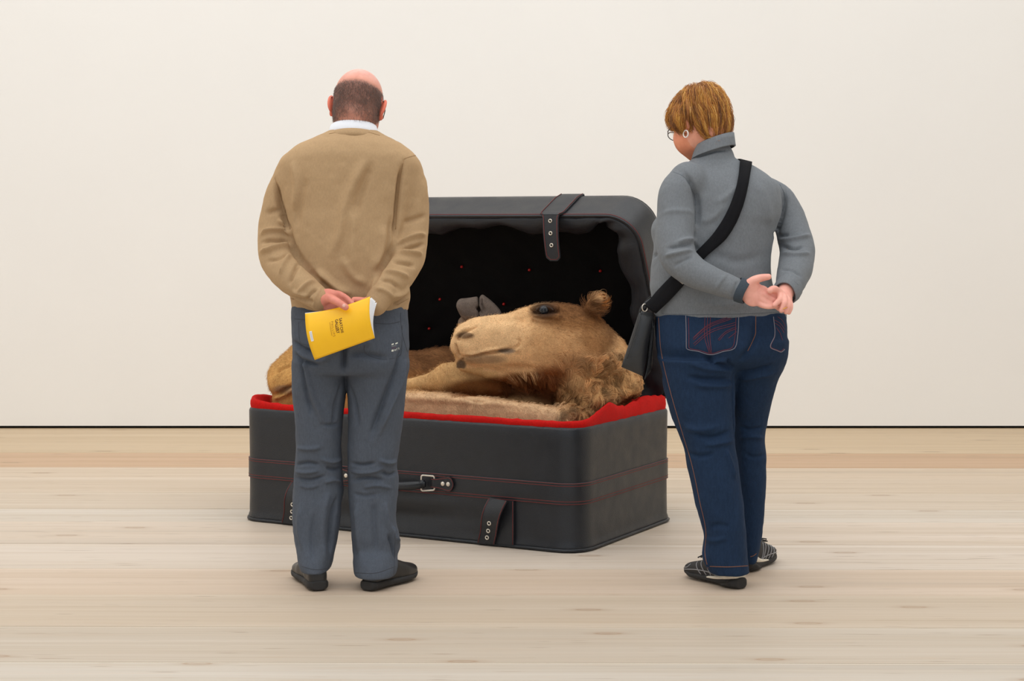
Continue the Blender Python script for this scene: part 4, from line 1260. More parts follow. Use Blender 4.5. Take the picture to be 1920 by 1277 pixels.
f.chain([m2(1403, 1058, .15), m2(1418, 1052, .20)], [.018, .012], 0.01)
# left hand: open palm towards the camera, thumb up, fingers to the right and down
f.ell(m2(1413, 552, -.262), (.038, .015, .040), rotm('Y', 16), 0.012)
f.ell(m2(1408, 538, -.268), (.026, .015, .018), rotm('Y', -14), 0.010)
f.chain([m2(1400, 536, -.268), m2(1415, 525, -.275), m2(1428, 521, -.278), m2(1441, 519, -.278)], [.017, .0140, .0125, .0100], 0.008, 14)
for kn, mid, tip, r in (((1428, 541, -.262), (1444, 550, -.262), (1458, 557, -.256), .0100), ((1431, 551, -.264), (1446, 560, -.268), (1460, 567, -.262), .0102),
                        ((1430, 562, -.266), (1444, 570, -.272), (1457, 576, -.270), .0098), ((1424, 570, -.266), (1440, 575, -.276), (1457, 574, -.282), .0088)):
    f.chain([m2(1413, 553, -.262), m2(*kn), m2(*mid), m2(*tip)], [r * 1.3, r * 1.1, r * .95, r * .8], 0.0025, 14)
# right hand: comes from behind, the thumb over the palm's edge, four fingers closing round from the right
f.ell(m2(1468, 566, -.232), (.030, .018, .034), rotm('Y', 25), 0.012)
f.chain([m2(1468, 556, -.235), m2(1458, 546, -.262), m2(1450, 542, -.280), m2(1443, 545, -.288)], [.014, .0125, .0118, .0105], 0.005, 14)
for kn, mid, tip, r in (((1463, 551, -.255), (1462, 562, -.288), (1452, 572, -.294), .0098), ((1469, 556, -.254), (1471, 568, -.290), (1465, 582, -.292), .0102),
                        ((1475, 560, -.250), (1478, 572, -.284), (1474, 585, -.286), .0100), ((1480, 566, -.246), (1482, 577, -.274), (1479, 586, -.276), .0088)):
    f.chain([m2(1470, 566, -.236), m2(*kn), m2(*mid), m2(*tip)], [r * 1.2, r * 1.15, r, r * .85], 0.0035, 14)
V, Q = f.mesh(2)
LOC = (V - HC2) @ R2 / HS2
colr = np.tile(np.array(lin((224, 158, 132))), (len(V), 1))
headm = V[:, 2] > m2(0, 310)[2]
ear = headm & (np.abs(LOC[:, 0]) > 0.077) & (LOC[:, 2] < 0.03)
colr[ear] = lin((222, 146, 120))
face = headm & (LOC[:, 1] > 0.01) & (LOC[:, 2] < 0.02)
colr[face] = lin((220, 142, 108))
lips = headm & (LOC[:, 1] > 0.083) & (np.abs(LOC[:, 2] + 0.065) < 0.012) & (np.abs(LOC[:, 0]) < 0.024)
colr[lips] = lin((190, 96, 88))
hnd = (V[:, 2] < m2(0, 500)[2]) & (V[:, 2] > m2(0, 610)[2])
colr[hnd] = lin((238, 174, 158))
colr[V[:, 2] < 0.25] = lin((40, 40, 44))
person2 = mesh_np('person', V, Q, MSK, None, col=colr)
tag(person2, 'person in grey turtleneck and dark blue jeans, bag slung across, hands clasped behind back', 'person', 'visitors looking into the suitcase')
for s in (-1, 1):
    MB().lathe(q2(s * 0.031, 0.0795, 0.006), R2 @ np.array([0, 1, 0]), [(0.011 * HS2, 0.0), (0.009 * HS2, 0.008), (0.004 * HS2, 0.012)], 14).build('eye', MEYE, person2)
spectacles(person2, q2, HS2, MGLASS)
MB().tube([q2(-0.088, -0.004 + 0.012 * math.cos(a), -0.050 + 0.012 * math.sin(a)) for a in np.linspace(0, 2 * math.pi, 20, endpoint=False)], 0.0022, 8, closed=True).build('earring', plain('white_earring', (240, 236, 228), 0.3, nb=0), person2)
rc = m2(1470, 578, -.290)
MB().tube([rc + 0.0112 * (math.cos(a) * np.array([0.93, 0, 0.36]) + math.sin(a) * np.array([0, 1.0, 0])) for a in np.linspace(0, 2 * math.pi, 24, endpoint=False)], 0.0013, 6, closed=True).build('finger_ring', plain('gold', (226, 178, 84), 0.25, 1.0, nb=0), person2)

# hair: a shaped bob body plus strands that fall from the crown
fh = Field(HC2 - .19, HC2 + .19, 0.004)
def hE(p, r, k=0.02, sub=False): fh.ell(q2(*p), np.array(r) * HS2, R2, k, sub)
hE((0, -0.014, 0.036), (0.084, 0.104, 0.098), 0)
hE((0, -0.058, -0.016), (0.070, 0.054, 0.074), 0.03)
hE((0, 0.055, 0.050), (0.074, 0.054, 0.054), 0.03)
for s in (-1, 1): hE((s * 0.074, -0.006, 0.018), (0.028, 0.046, 0.040), 0.02)
# cut away the face and the ears
hE((0, 0.105, -0.050), (0.088, 0.070, 0.088), 0.012, True)
for s in (-1, 1):
    hE((s * 0.100, 0.012, -0.086), (0.040, 0.042, 0.062), 0.010, True)
hE((0, 0.02, -0.10), (0.12, 0.075, 0.075), 0.012, True)
HV, HQ = fh.mesh(3)
crown = q2(0.0, -0.030, 0.128)
HL = (HV - HC2) @ R2 / HS2
HN = normals(HV, HQ)
up = R2 @ np.array([0, 0, 1.0])
# clump relief running down from the crown
ang = np.arctan2(HL[:, 0], HL[:, 1] + 0.03)
rad = np.linalg.norm(HL - np.array([0, -0.03, 0.128]), axis=1)
cl = vnoise(np.c_[ang * 7 + 2.2 * rad * 10 * 0.3, rad * 6, 0 * ang], 1.0, 11) * 0.0080 + vnoise(np.c_[ang * 17, rad * 9, 0 * ang], 1.0, 12) * 0.0045
HV2 = HV + HN * (cl * np.clip(rad / 0.05, 0, 1))[:, None]
hb = np.array(lin((160, 104, 44)))
hcol = hb[None] * (1 + 0.25 * vnoise(np.c_[ang * 17, rad * 9, 0 * ang], 1.0, 12))[:, None]
hair2 = mesh_np('short_hair', HV2, HQ, MHAIR_M, person2, col=hcol)
hair2['label'] = 'short honey-blond hair falling from the crown'
NS = 9000
pk = RNG.choice(len(HV), NS)
pts = HV2[pk] + RNG.normal(0, 0.002, (NS, 3)); nn = HN[pk]
fl = pts - crown; fl -= up * (fl @ up)[:, None] * 0.0
tl = fl - nn * (fl * nn).sum(1)[:, None]; tl /= np.linalg.norm(tl, axis=1)[:, None] + 1e-9
gdn = np.array([0, 0, -1.0]); gt = gdn - nn * (nn @ gdn)[:, None]
tl = tl + 0.35 * gt; tl /= np.linalg.norm(tl, axis=1)[:, None] + 1e-9
side = np.cross(nn, tl); tl = tl + side * (0.30 * vnoise(pts, 26, 5))[:, None] + RNG.normal(0, 0.06, (NS, 3))
LS = RNG.uniform(0.022, 0.050, NS)[:, None]
fr2 = ((pts - HC2) @ R2)[:, 1] > 0.055
LS[fr2] *= 0.45
inw = -nn
ks = np.linspace(0, 1, 6)
path = np.stack([pts + nn * 0.0004 + tl * LS * k + (nn * 0.006 * np.sin(k * np.pi) + inw * 0.010 * k * k) + gdn * LS * 0.25 * k * k for k in ks], 1)
pal = np.array([lin((222, 168, 82)), lin((200, 138, 56)), lin((164, 102, 44)), lin((238, 194, 116)), lin((118, 74, 38))])
wts = np.clip(vnoise(np.c_[np.arctan2(((pts - HC2) @ R2)[:, 0], ((pts - HC2) @ R2)[:, 1]) * 9, np.linalg.norm(pts - crown, axis=1) * 12, np.zeros(NS)], 1.0, 21) * 1.6 + RNG.normal(1.7, 0.9, NS), 0, 4).astype(int)
sc_ = pal[np.array([4, 2, 1, 0, 3])[wts]] * RNG.uniform(0.85, 1.15, (NS, 1))
tag(strands('hair_strands', path, 0.00055, MHAIR_M, hair2, sc_), kind='stuff')

# turtleneck top
f = Field(m2(1205, 612) - [0, .36, 0], m2(1545, 246) + [0, .30, 0], 0.0045)
tor = [(298, 1300, 1382, .062, .0), (306, 1286, 1402, .075, 0), (316, 1268, 1421, .088, 0), (330, 1256, 1442, .105, -.005), (348, 1252, 1458, .122, -.008), (370, 1248, 1464, .134, -.008), (400, 1240, 1464, .144, -.005), (425, 1230, 1456, .150, 0),
       (455, 1227, 1448, .152, 0), (475, 1225, 1445, .154, 0), (500, 1221, 1444, .158, 0), (530, 1219, 1447, .160, 0), (560, 1222, 1462, .158, 0), (580, 1226, 1471, .155, 0), (596, 1229, 1475, .152, 0)]
f.stack(2, px_stack(tor, D2), 0, 2.25, 0.01)
f.ell(m2(1240, 432, .05), (.034, .05, .045), k=0.03)
def slv(pts, k=0.020): f.chain([m2(*p[:3]) for p in pts], [p[3] for p in pts], k, 40)
VT = None
slv([(1290, 340, -.085, .066), (1270, 365, -.105, .062), (1267, 410, -.125, .0645), (1266, 450, -.15, .065), (1273, 484, -.185, .0595), (1298, 508, -.215, .0515), (1340, 527, -.243, .043), (1374, 540, -.254, .0385)])
slv([(1430, 362, .08, .062), (1461, 374, .075, .052), (1479, 400, .06, .050), (1487, 436, .03, .058), (1495, 468, -.01, .0595), (1492, 498, -.07, .0580), (1484, 524, -.135, .051), (1479, 539, -.175, .0435)])
# turtleneck: leaning tube
f.chain([m2(1338, 305, 0.0), m2(1336, 280, 0.0), m2(1339, 266, -.004)], [.074, .058, .050], 0.012, 12)
V, Q = f.mesh(2)
F3 = [([(1280, 322), (1300, 350), (1308, 385), (1306, 430)], .010, -.009), ([(1304, 432), (1303, 455), (1310, 474)], .008, -.006),
      ([(1240, 400), (1265, 395), (1290, 396), (1304, 402)], .010, .002), ([(1270, 455), (1285, 450), (1302, 448)], .008, .005), ([(1250, 466), (1275, 462), (1302, 458)], .007, -.005), ([(1245, 480), (1275, 474), (1300, 470)], .008, .006),
      ([(1262, 500), (1280, 490), (1300, 480)], .007, -.003), ([(1340, 545), (1350, 530), (1362, 514)], .006, .0025), ([(1372, 556), (1378, 540), (1384, 526)], .005, -.003),
      ([(1450, 458), (1470, 462), (1490, 466), (1508, 462)], .007, -.006), ([(1452, 448), (1475, 450), (1500, 446), (1520, 440)], .008, .006), ([(1448, 438), (1466, 442), (1480, 440)], .007, -.004), ([(1466, 474), (1490, 478), (1520, 474)], .008, .005),
      ([(1470, 352), (1472, 375), (1466, 400), (1456, 430), (1448, 452)], .010, -.008), ([(1500, 540), (1488, 528), (1470, 520)], .006, .003), ([(1496, 552), (1482, 540), (1466, 532)], .006, -.003), ([(1505, 520), (1485, 508), (1462, 505)], .007, -.0025),
      ([(1340, 385), (1370, 362), (1386, 345)], .014, .003), ([(1310, 420), (1340, 405), (1360, 380)], .014, .003), ([(1420, 340), (1440, 390), (1445, 430)], .02, .003), ([(1330, 470), (1380, 490), (1430, 480)], .02, -.003),
      ([(1225, 480), (1240, 474), (1252, 470)], .008, -.004), ([(1300, 565), (1350, 572), (1400, 570)], .014, .002),
      ([(1302, 296), (1325, 288), (1350, 282), (1378, 282)], .0045, -.0055)]
V = apply_folds(V, Q, F3, 13, 0.0013, 20)
top2 = mesh_np('turtleneck_top', V, Q, MTOP, person2)
# rolled collar, open at the top and higher at the back
ca = np.linspace(0, 2 * np.pi, 64, endpoint=False)
axis_pts = []
def roll(rx, ry, px, py, tilt_x, tilt_y, dy=0.0):
    c = m2(px, py, dy)
    x, y = rx * np.cos(ca), ry * np.sin(ca)
    return np.c_[c[0] + x, c[1] + y, c[2] + tilt_x * x + tilt_y * y]
lv = [roll(.060, .066, 1340, 268, .33, -.15), roll(.062, .068, 1340, 262.5, .33, -.15), roll(.066, .072, 1340, 262, .33, -.15), roll(.070, .076, 1339, 272, .32, -.14), roll(.0745, .080, 1338, 284, .30, -.12), roll(.075, .081, 1338, 286, .30, -.12), roll(.070, .076, 1338, 286, .30, -.12)]
Vc, Fc = rings(lv)
oc = mesh_np('rolled_collar', Vc, [g[::-1] for g in Fc], MTOP, top2)
TT2 = bvh(V, Q)
MSEA = plain('grey_jersey_seam', (92, 98, 104), 0.9, nscale=900)
garment_lines(V, Q, [[(1262, 322), (1280, 330), (1296, 352), (1304, 380), (1304, 420)], [(1462, 345), (1472, 368), (1468, 395)], [(1232, 588), (1300, 590), (1380, 589), (1470, 585)]], top2, MSEA, 'seam', 0.0010, 0.0)
# darker turned cuffs
def cuff(a, b, ra, rb, parent, mat=None):
    a, b = np.asarray(a), np.asarray(b); ax = (b - a) / np.linalg.norm(b - a)
    n1 = np.cross(ax, [0, 1, 0]); n1 /= np.linalg.norm(n1); n2 = np.cross(ax, n1)
    w = np.linspace(0, 2 * np.pi, 40, endpoint=False)
    lv = []
    for t, r in ((0, ra), (0.5, ra * 1.02), (0.95, rb * 1.04), (1.0, rb * 1.02), (0.98, rb * 0.94), (0.5, rb * 0.9)):
        c = a + (b - a) * t
        wob = 1 + 0.03 * np.sin(w * 3 + 1)
        lv.append(c + (np.cos(w) * r * wob)[:, None] * n1 + (np.sin(w) * r * wob)[:, None] * n2 + ax * (0.004 * np.sin(w * 2 + 0.6))[:, None])
    Vv, Ff = rings(lv)
    return mesh_np('cuff', Vv, Ff, mat or MCUF, parent)
cuff(m2(1382, 543, -.254), m2(1399, 548, -.259), .0405, .0385, top2)
cuff(m2(1481, 536, -.168), m2(1471, 551, -.208), .0455, .0400, top2, MTOP)

# jeans
f = Field(m2(1205, 1100) - [0, .32, 0], m2(1500, 576) + [0, .36, 0], 0.0045)
pv = [(582, 1231, 1472, .140, -.005), (600, 1229, 1474, .150, -.010), (625, 1229, 1475, .160, -.018), (650, 1231, 1474, .165, -.022), (672, 1236, 1471, .150, -.012), (690, 1245, 1462, .120, .01)]
f.stack(2, px_stack(pv, D2), 0, 2.4, 0.015)
ll = [(672, 1236, 1384, .125, -.07), (690, 1240, 1378, .120, -.068), (715, 1243, 1377, .116, -.068), (745, 1249, 1378, .111, -.07), (774, 1257, 1378, .106, -.07), (810, 1271, 1377, .100, -.075), (845, 1284, 1380, .094, -.08), (875, 1289, 1384, .089, -.085), (910, 1297, 1389, .086, -.088),
      (944, 1304, 1394, .084, -.09), (985, 1316, 1397, .083, -.088), (1010, 1320, 1398, .084, -.085), (1040, 1317, 1400, .086, -.08), (1056, 1321, 1402, .087, -.078), (1072, 1330, 1404, .087, -.074)]
f.stack(2, px_stack(ll, D2), 0.025, 2.3, 0.005)
rl = [(640, 1358, 1474, .150, .0), (672, 1360, 1471, .145, .008), (695, 1362, 1465, .134, .02), (715, 1364, 1456, .122, .034), (740, 1366, 1449, .112, .05), (760, 1366, 1444, .105, .065), (790, 1368, 1438, .096, .09), (815, 1369, 1433, .092, .098), (860, 1372, 1436, .088, .11), (900, 1373, 1435, .086, .12),
      (960, 1376, 1432, .084, .135), (1000, 1380, 1428, .083, .142), (1030, 1385, 1422, .084, .148), (1050, 1390, 1416, .084, .152)]
f.stack(2, px_stack(rl, D2), 0.025, 2.3, 0.005)
f.ell(m2(1366, 1074, -.074) + [0, 0, -.02], (.038, .062, .035), k=0.006, sub=True)
f.ell(m2(1403, 1054, .150) + [0, 0, -.02], (.030, .058, .035), k=0.006, sub=True)
V, Q = f.mesh(2)
F4 = [([(1415, 600), (1415, 630), (1405, 655), (1385, 680)], .012, -.006), ([(1320, 668), (1340, 680), (1362, 688), (1376, 690)], .010, -.008), ([(1290, 680), (1330, 692), (1375, 694)], .010, .004), ([(1285, 706), (1330, 712), (1376, 712)], .010, -.006), ([(1300, 722), (1340, 724), (1376, 722)], .010, .005),
      ([(1365, 672), (1368, 684), (1376, 690)], .006, -.005), ([(1380, 700), (1410, 696), (1450, 684)], .010, -.005), ([(1384, 712), (1420, 706), (1452, 700)], .010, .004), ([(1374, 700), (1376, 760), (1378, 840)], .010, -.006),
      ([(1280, 800), (1310, 806), (1350, 800)], .012, .004), ([(1300, 815), (1335, 820), (1372, 808)], .009, -.005), ([(1320, 835), (1345, 832), (1376, 826)], .009, .005), ([(1290, 850), (1310, 856), (1340, 850)], .009, -.004), ([(1360, 840), (1370, 870), (1380, 900)], .010, .005),
      ([(1385, 800), (1405, 806), (1430, 802)], .009, -.004), ([(1385, 822), (1410, 818), (1432, 822)], .008, .004), ([(1395, 850), (1415, 858), (1435, 852)], .008, -.003),
      ([(1330, 990), (1345, 985), (1370, 988)], .010, -.003), ([(1320, 1010), (1340, 1014), (1365, 1008)], .010, .003), ([(1318, 1030), (1324, 1045), (1330, 1066)], .008, .004)]
V = apply_folds(V, Q, F4, 17, 0.0016, 24)
jeans = mesh_np('jeans', V, Q, MJEA, person2)
MOR = plain('rust_thread', (128, 84, 62), 0.8, nscale=900, nb=0)
MPK = plain('pale_denim_edge', (128, 124, 134), 0.85, nscale=700, nb=0)
MRT = plain('dark_red_embroidery', (108, 48, 60), 0.8, nscale=900, nb=0)
# outer seam, hem, seat seam
garment_lines(V, Q, [[(1235, 596), (1240, 660), (1256, 730), (1276, 800), (1297, 870), (1312, 940), (1324, 1000), (1322, 1040), (1330, 1074)], [(1331, 1062), (1365, 1063), (1402, 1061)], [(1407, 1044), (1413, 1042), (1418, 1038)], [(1417, 592), (1417, 622), (1410, 642), (1402, 658)]], jeans, MOR, 'seam', 0.0013, 0.0002, 60)
TJ = bvh(V, Q)
def pocket(outline, deco):
    g = cast_line(TJ, outline, 50, 0.0008)
    pk = MB().tube(g, 0.0013, 5).build('pocket', MPK, jeans)
    cx, cy = np.mean(np.array(outline), 0)
    inn = [((x - cx) * 0.90 + cx, (y - cy) * 0.92 + cy) for x, y in outline]
    MB().tube(cast_line(TJ, inn, 50, 0.0004), 0.0010, 5).build('stitching', MRT, pk)
    for l in deco:
        q = cast_line(TJ, l, 14, 0.0004)
        if len(q) > 2: MB().tube(q, 0.0010, 5).build('stitching', MRT, pk)
pocket([(1286, 592), (1287, 630), (1287, 652), (1310, 659), (1333, 665), (1356, 659), (1377, 653), (1383, 630), (1385, 592)],
       [[(1299, 635), (1325, 613), (1370, 596)], [(1300, 638), (1326, 616), (1372, 598)], [(1301, 632), (1328, 609), (1364, 595)], [(1300, 645), (1328, 622), (1378, 605)], [(1302, 648), (1330, 625), (1379, 609)],
        [(1322, 594), (1321, 630), (1330, 662)], [(1327, 594), (1326, 630), (1332, 662)], [(1332, 594), (1331, 630), (1334, 662)],
        [(1346, 637), (1358, 624), (1380, 613)], [(1348, 639), (1360, 626), (1381, 616)], [(1366, 634), (1374, 628), (1381, 622)]])
pocket([(1450, 594), (1452, 630), (1445, 652), (1456, 657), (1465, 660), (1471, 655)],
       [[(1452, 600), (1462, 606), (1471, 618)], [(1453, 606), (1462, 612), (1470, 624)], [(1455, 614), (1462, 624), (1467, 638)], [(1458, 594), (1466, 600), (1472, 612)]])
# trainers
MTRB = plain('black_trainer_mesh', (44, 42, 42), 0.7, nscale=600, nb=0.001)
MTRW = plain('off_white_midsole', (224, 214, 196), 0.6, nscale=80)
MTRS = plain('silver_trainer_trim', (140, 138, 138), 0.45, nscale=300, nb=0)
def trainer(heel, toe, side):
    up, T, (SV, SQ), fx, fy = shoe(person2, heel, toe, 'trainer', MTRB, MSOLE, 0.265, 0.95)
    t = bvh(SV, SQ)
    for sd in (-1, 1):
        def on(y, z):
            h = t.ray_cast(Vector((sd * 0.3, y, z)), Vector((-sd, 0, 0)))
            return None if h[0] is None else np.array(h[0]) + np.array(h[1]) * 0.0012
        for k, y0 in enumerate((0.095, 0.118, 0.141, 0.164, 0.187)):
            l = [on(y0 - 0.03 + 0.030 * q, 0.026 + (0.062 - 0.0065 * k) * q) for q in np.linspace(0, 1, 9)]
            l = [p for p in l if p is not None]
            if len(l) > 2: MB().tube(T(np.array(l)), 0.0019, 6).build('stripe', MTRS, up)
        l = [on(y, 0.030 + 0.010 * math.sin((y - .06) / .18 * math.pi)) for y in np.linspace(0.06, 0.24, 16)]
        l = [p for p in l if p is not None]
        MB().tube(T(np.array(l)), 0.0018, 6).build('stripe', MTRS, up)
        l = [on(y, z) for y, z in ((0.212, 0.052), (0.222, 0.040), (0.240, 0.036), (0.256, 0.030))]
        l = [p for p in l if p is not None]
        if len(l) > 2: MB().tube(T(np.array(l)), 0.0018, 6).build('stripe', MTRS, up)
    # pale midsole wedge that climbs round the heel, dark heel cap over it
    def wedge(rows, name, mat):
        fc = Field((-.07, -.03, -.01), (.07, .20, .10), 0.003)
        fc.stack(1, rows, 0, 2.8, .004)
        cv, cq = fc.mesh(1)
        return mesh_np(name, T(cv), cq, mat, up)
    wedge([(-0.004, 0, .050, .024, .016), (0.02, 0, .044, .036, .016), (0.05, 0, .034, .0375, .012), (0.09, 0, .026, .0405, .007), (0.128, .002, .022, .044, .004)], 'midsole', MTRW)
    wedge([(-0.008, 0, .020, .022, .019), (0.012, 0, .018, .0375, .017), (0.035, 0, .012, .040, .011), (0.06, 0, .008, .039, .007)], 'heel_cap', MSOLE)
    lc = MB()
    for s in (-1, 1):
        lc.tube(T(np.array([(0, .150, .086), (s * .012, .155, .092), (s * .024, .160, .090), (s * .020, .166, .082), (s * .006, .158, .083)])), 0.0022, 6)
    for y in (0.165, 0.18, 0.195): lc.tube(T(np.array([(-.018, y, .108 - y * .17), (0, y, .113 - y * .17 - .0), (.018, y, .108 - y * .17)])), 0.0022, 6)
    o = lc.build('laces', MSOLE, up); o['kind'] = 'stuff'
    return up
trainer(g0(1388, 1104), g0(1288, 1078), -1)
trainer(g0(1399, 1072), g0(1436, 1050), 1)

# ------------------------------------------------------------------ her bag
MBAG = leather_mat('black_bag_leather', (42, 42, 43), 0.42, 240, 0.0010)
MWEB = cloth_mat('black_webbing', (22, 22, 25), 0.2, 800, 0.001, 0.85, 0.05)
bagc = m2(1208, 640, 0.02)
bag = empty('shoulder_bag', bagc)
tag(bag, 'black leather shoulder bag with wide webbing strap worn across the back of the grey turtleneck', 'bag')
bi = Matrix.Translation(Vector(-bagc))
def bagbox(corn, depth, th, name, mat, parent, k=0.02, bulge=0.012):
    """padded pouch: front outline corn (tl, tr, br, bl) in picture points, pushed back by depth"""
    n = 14
    tl, tr, br, bl = [np.array(c, float) for c in corn]
    G = np.zeros((n, n, 3)); Bk = np.zeros((n, n, 3))
    for i, u in enumerate(np.linspace(0, 1, n)):
        for j, v in enumerate(np.linspace(0, 1, n)):
            p = (tl * (1 - u) + tr * u) * (1 - v) + (bl * (1 - u) + br * u) * v
            e = (1 - (2 * u - 1) ** 6) * (1 - (2 * v - 1) ** 6)
            b = bulge * math.sin(math.pi * u) * math.sin(math.pi * min(1, v * 0.9 + 0.05)) + 0.010 * e
            G[i, j] = m2(p[0], p[1], depth - b); Bk[i, j] = m2(p[0], p[1], depth + th + 0.010 * e)
    mb = MB(); mb.grid(G[:, ::-1]); mb.grid(Bk)
    rim = [(i, 0) for i in range(n)] + [(n - 1, j) for j in range(1, n)] + [(i, n - 1) for i in range(n - 2, -1, -1)] + [(0, j) for j in range(n - 2, 0, -1)]
    A = [G[i, j] for i, j in rim]; B = [Bk[i, j] for i, j in rim]
    V, Fc = rings([np.array(A), np.array(B)])
    mb.add(V, [g for g in Fc])
    o = mb.build(name, mat, parent, inv=bi)
    bm = bmesh.new(); bm.from_mesh(o.data); bmesh.ops.remove_doubles(bm, verts=bm.verts, dist=1e-4); bmesh.ops.recalc_face_normals(bm, faces=bm.faces); bm.to_mesh(o.data); bm.free()
    o.data.polygons.foreach_set('use_smooth', np.ones(len(o.data.polygons), bool))
    return o
pouch = bagbox([(1199, 582), (1226, 588), (1206, 706), (1165, 688)], -0.06, 0.13, 'bag_body', MBAG, bag)
flap = bagbox([(1222, 592), (1227, 600), (1222, 694), (1208, 713)], -0.03, 0.05, 'back_pocket', MBAG, bag, bulge=0.004)
for l in ([(1202, 590), (1190, 630), (1176, 672)],):
    MB().tube([m2(x, y, -0.087 if 600 < y < 690 else -0.080) for x, y in spline(l, 20)], 0.0014, 5).build('seam', MBAG, pouch, inv=bi)
MB().tube([m2(x, y, -0.044) for x, y in spline([(1225, 605), (1222, 640), (1214, 690), (1209, 711)], 20)], 0.0028, 6).build('zip', MBAG, flap, inv=bi)
MB().tube([m2(x, y, -0.05) for x, y in spline([(1225, 592), (1223, 605), (1225, 616)], 8)], 0.004, 6).build('zip_pull', MBAG, flap, inv=bi)
MB().tube([m2(1209 + 5 * math.cos(a), 577 + 7 * math.sin(a), -0.075 + 0.004 * math.cos(a)) for a in np.linspace(0, 2 * math.pi, 18, endpoint=False)], 0.0018, 6, closed=True).build('strap_ring', STEEL, bag, inv=bi)
MB().tube([m2(x, y, -0.070) for x, y in spline([(1199, 586), (1203, 576), (1213, 566), (1222, 560)], 10)], 0.004, 6).build('bag_loop', MBAG, bag, inv=bi)
# strap: over the back on the body's surface, round the right shoulder and down the front to the bag
tf = Field(m2(1205, 612) - [0, .36, 0], m2(1545, 246) + [0, .30, 0], 0.007)
tf.stack(2, px_stack(tor, D2), 0, 2.25, 0.01)
tv, tq = tf.mesh(1); tb = bvh(tv, tq)
def strap_strip(L, Rr, n, mat, name, off=0.010, th=0.003):
    a, b = spline(L, n), spline(Rr, n); G = []
    for (x0, y0), (x1, y1) in zip(a, b):
        r = []
        for t in (0, 0.35, 0.65, 1):
            p, nn = cast(tb, x0 + (x1 - x0) * t, y0 + (y1 - y0) * t)
            if p is None: break
            r.append(p + nn * off)
        if len(r) == 4: G.append(r)
    return np.array(G)
G = strap_strip([(1386, 303), (1384, 330), (1368, 385), (1340, 434), (1304, 474), (1264, 515), (1236, 545)], [(1408, 309), (1403, 340), (1390, 392), (1362, 446), (1322, 484), (1287, 530), (1257, 564)], 50, MWEB, 'strap')
# front run: over the shoulder and down in front of the chest
mid0 = G[0].mean(0)
def front_hit(px, py, off=0.016):
    a = Vector(m2(px, py, 0.0) + [0, 0.6, 0]); h = tb.ray_cast(a, Vector((0, -1, 0)))
    return m2(px, py, 0.10) if h[0] is None else np.array(h[0]) + np.array([0, 1, 0]) * off
fr_ = spline([mid0, mid0 + [-.006, .035, .002], front_hit(1392, 330), front_hit(1372, 370), front_hit(1335, 430), front_hit(1285, 490), front_hit(1245, 540, .02), m2(1216, 560, .08), m2(1212, 577, .0)], 48)
tg = np.gradient(fr_, axis=0); tg /= np.linalg.norm(tg, axis=1)[:, None]
cen = m2(1340, 430)
wd0 = G[0][3] - G[0][0]; ws = np.linspace(0, 1, 48)[:, None]
wdir = wd0 / np.linalg.norm(wd0) * (1 - ws) + np.array([0.6, -0.2, 0.7]) * ws
wdir -= tg * (wdir * tg).sum(1)[:, None]; wdir /= np.linalg.norm(wdir, axis=1)[:, None]
Gf = np.stack([fr_ + wdir * s for s in (-.021, -.007, .007, .021)], 1)
last = np.array([m2(1209, 573, -.075), m2(1215, 578, -.082), m2(1222, 583, -.085), m2(1230, 588, -.085)])
end = G[-1]
ex = np.stack([end * (1 - t) + last * t for t in np.linspace(0, 1, 8)[1:]], 0)
strap_all = np.concatenate([Gf[::-1], G[1:], ex])
MB().sheet(strap_all, 0.003).build('shoulder_strap', MWEB, bag, inv=bi)
bp = [cast(tb, x, y) for x, y in ((1262, 514), (1283, 532), (1287, 527), (1266, 509))]
MB().tube([p + n * 0.017 for p, n in bp], 0.0017, 6, closed=True).build('strap_buckle', STEEL, bag, inv=bi)
# ------------------------------------------------------------------ stuffed camel folded into the suitcase
def fdepth(px): return 6.464 / (1 + 0.547 * (px - 960) / FPX)       # the suitcase's front wall under a picture column
DH = 6.80
def mh(px, py, dy=0.0): return P(px, py, DH + dy)
lo = P(480, 830, 7.6); hi = P(1225, 540, 6.3)
f = Field((-1.10, 6.32, 0.03), (0.64, 7.56, 1.00), 0.0055)
# long pale leg lying along the front
f.chain([P(560, 735, fdepth(560) + .30), P(640, 765, fdepth(640) + .22), P(720, 775, fdepth(720) + .18), P(800, 774, fdepth(800) + .165), P(880, 780, fdepth(880) + .16), P(960, 789, fdepth(960) + .15), P(1040, 800, fdepth(1040) + .17), P(1090, 806, fdepth(1090) + .2)],
        [.16, .12, .095, .083, .081, .072, .075, .08], 0.02)
# haunch at the left, knee crease in it
f.ell(P(585, 745, fdepth(585) + .34), (.205, .20, .205), k=.03)
f.ell(P(600, 700, fdepth(585) + .40), (.16, .17, .17), k=.04)
# yellowish folded leg
f.chain([P(690, 745, 6.98), P(762, 724, 6.95), P(810, 716, 6.93), P(850, 709, 6.90), P(885, 714, 6.88), P(930, 720, 6.86)], [.055, .028, .038, .066, .062, .045], 0.012)
# brown body behind
f.ell(P(740, 712, 7.22), (.20, .15, .125), k=.03)
f.ell(P(830, 704, 7.28), (.17, .13, .115), k=.04)
f.ell(P(960, 760, 7.05), (.30, .22, .10), k=.03)
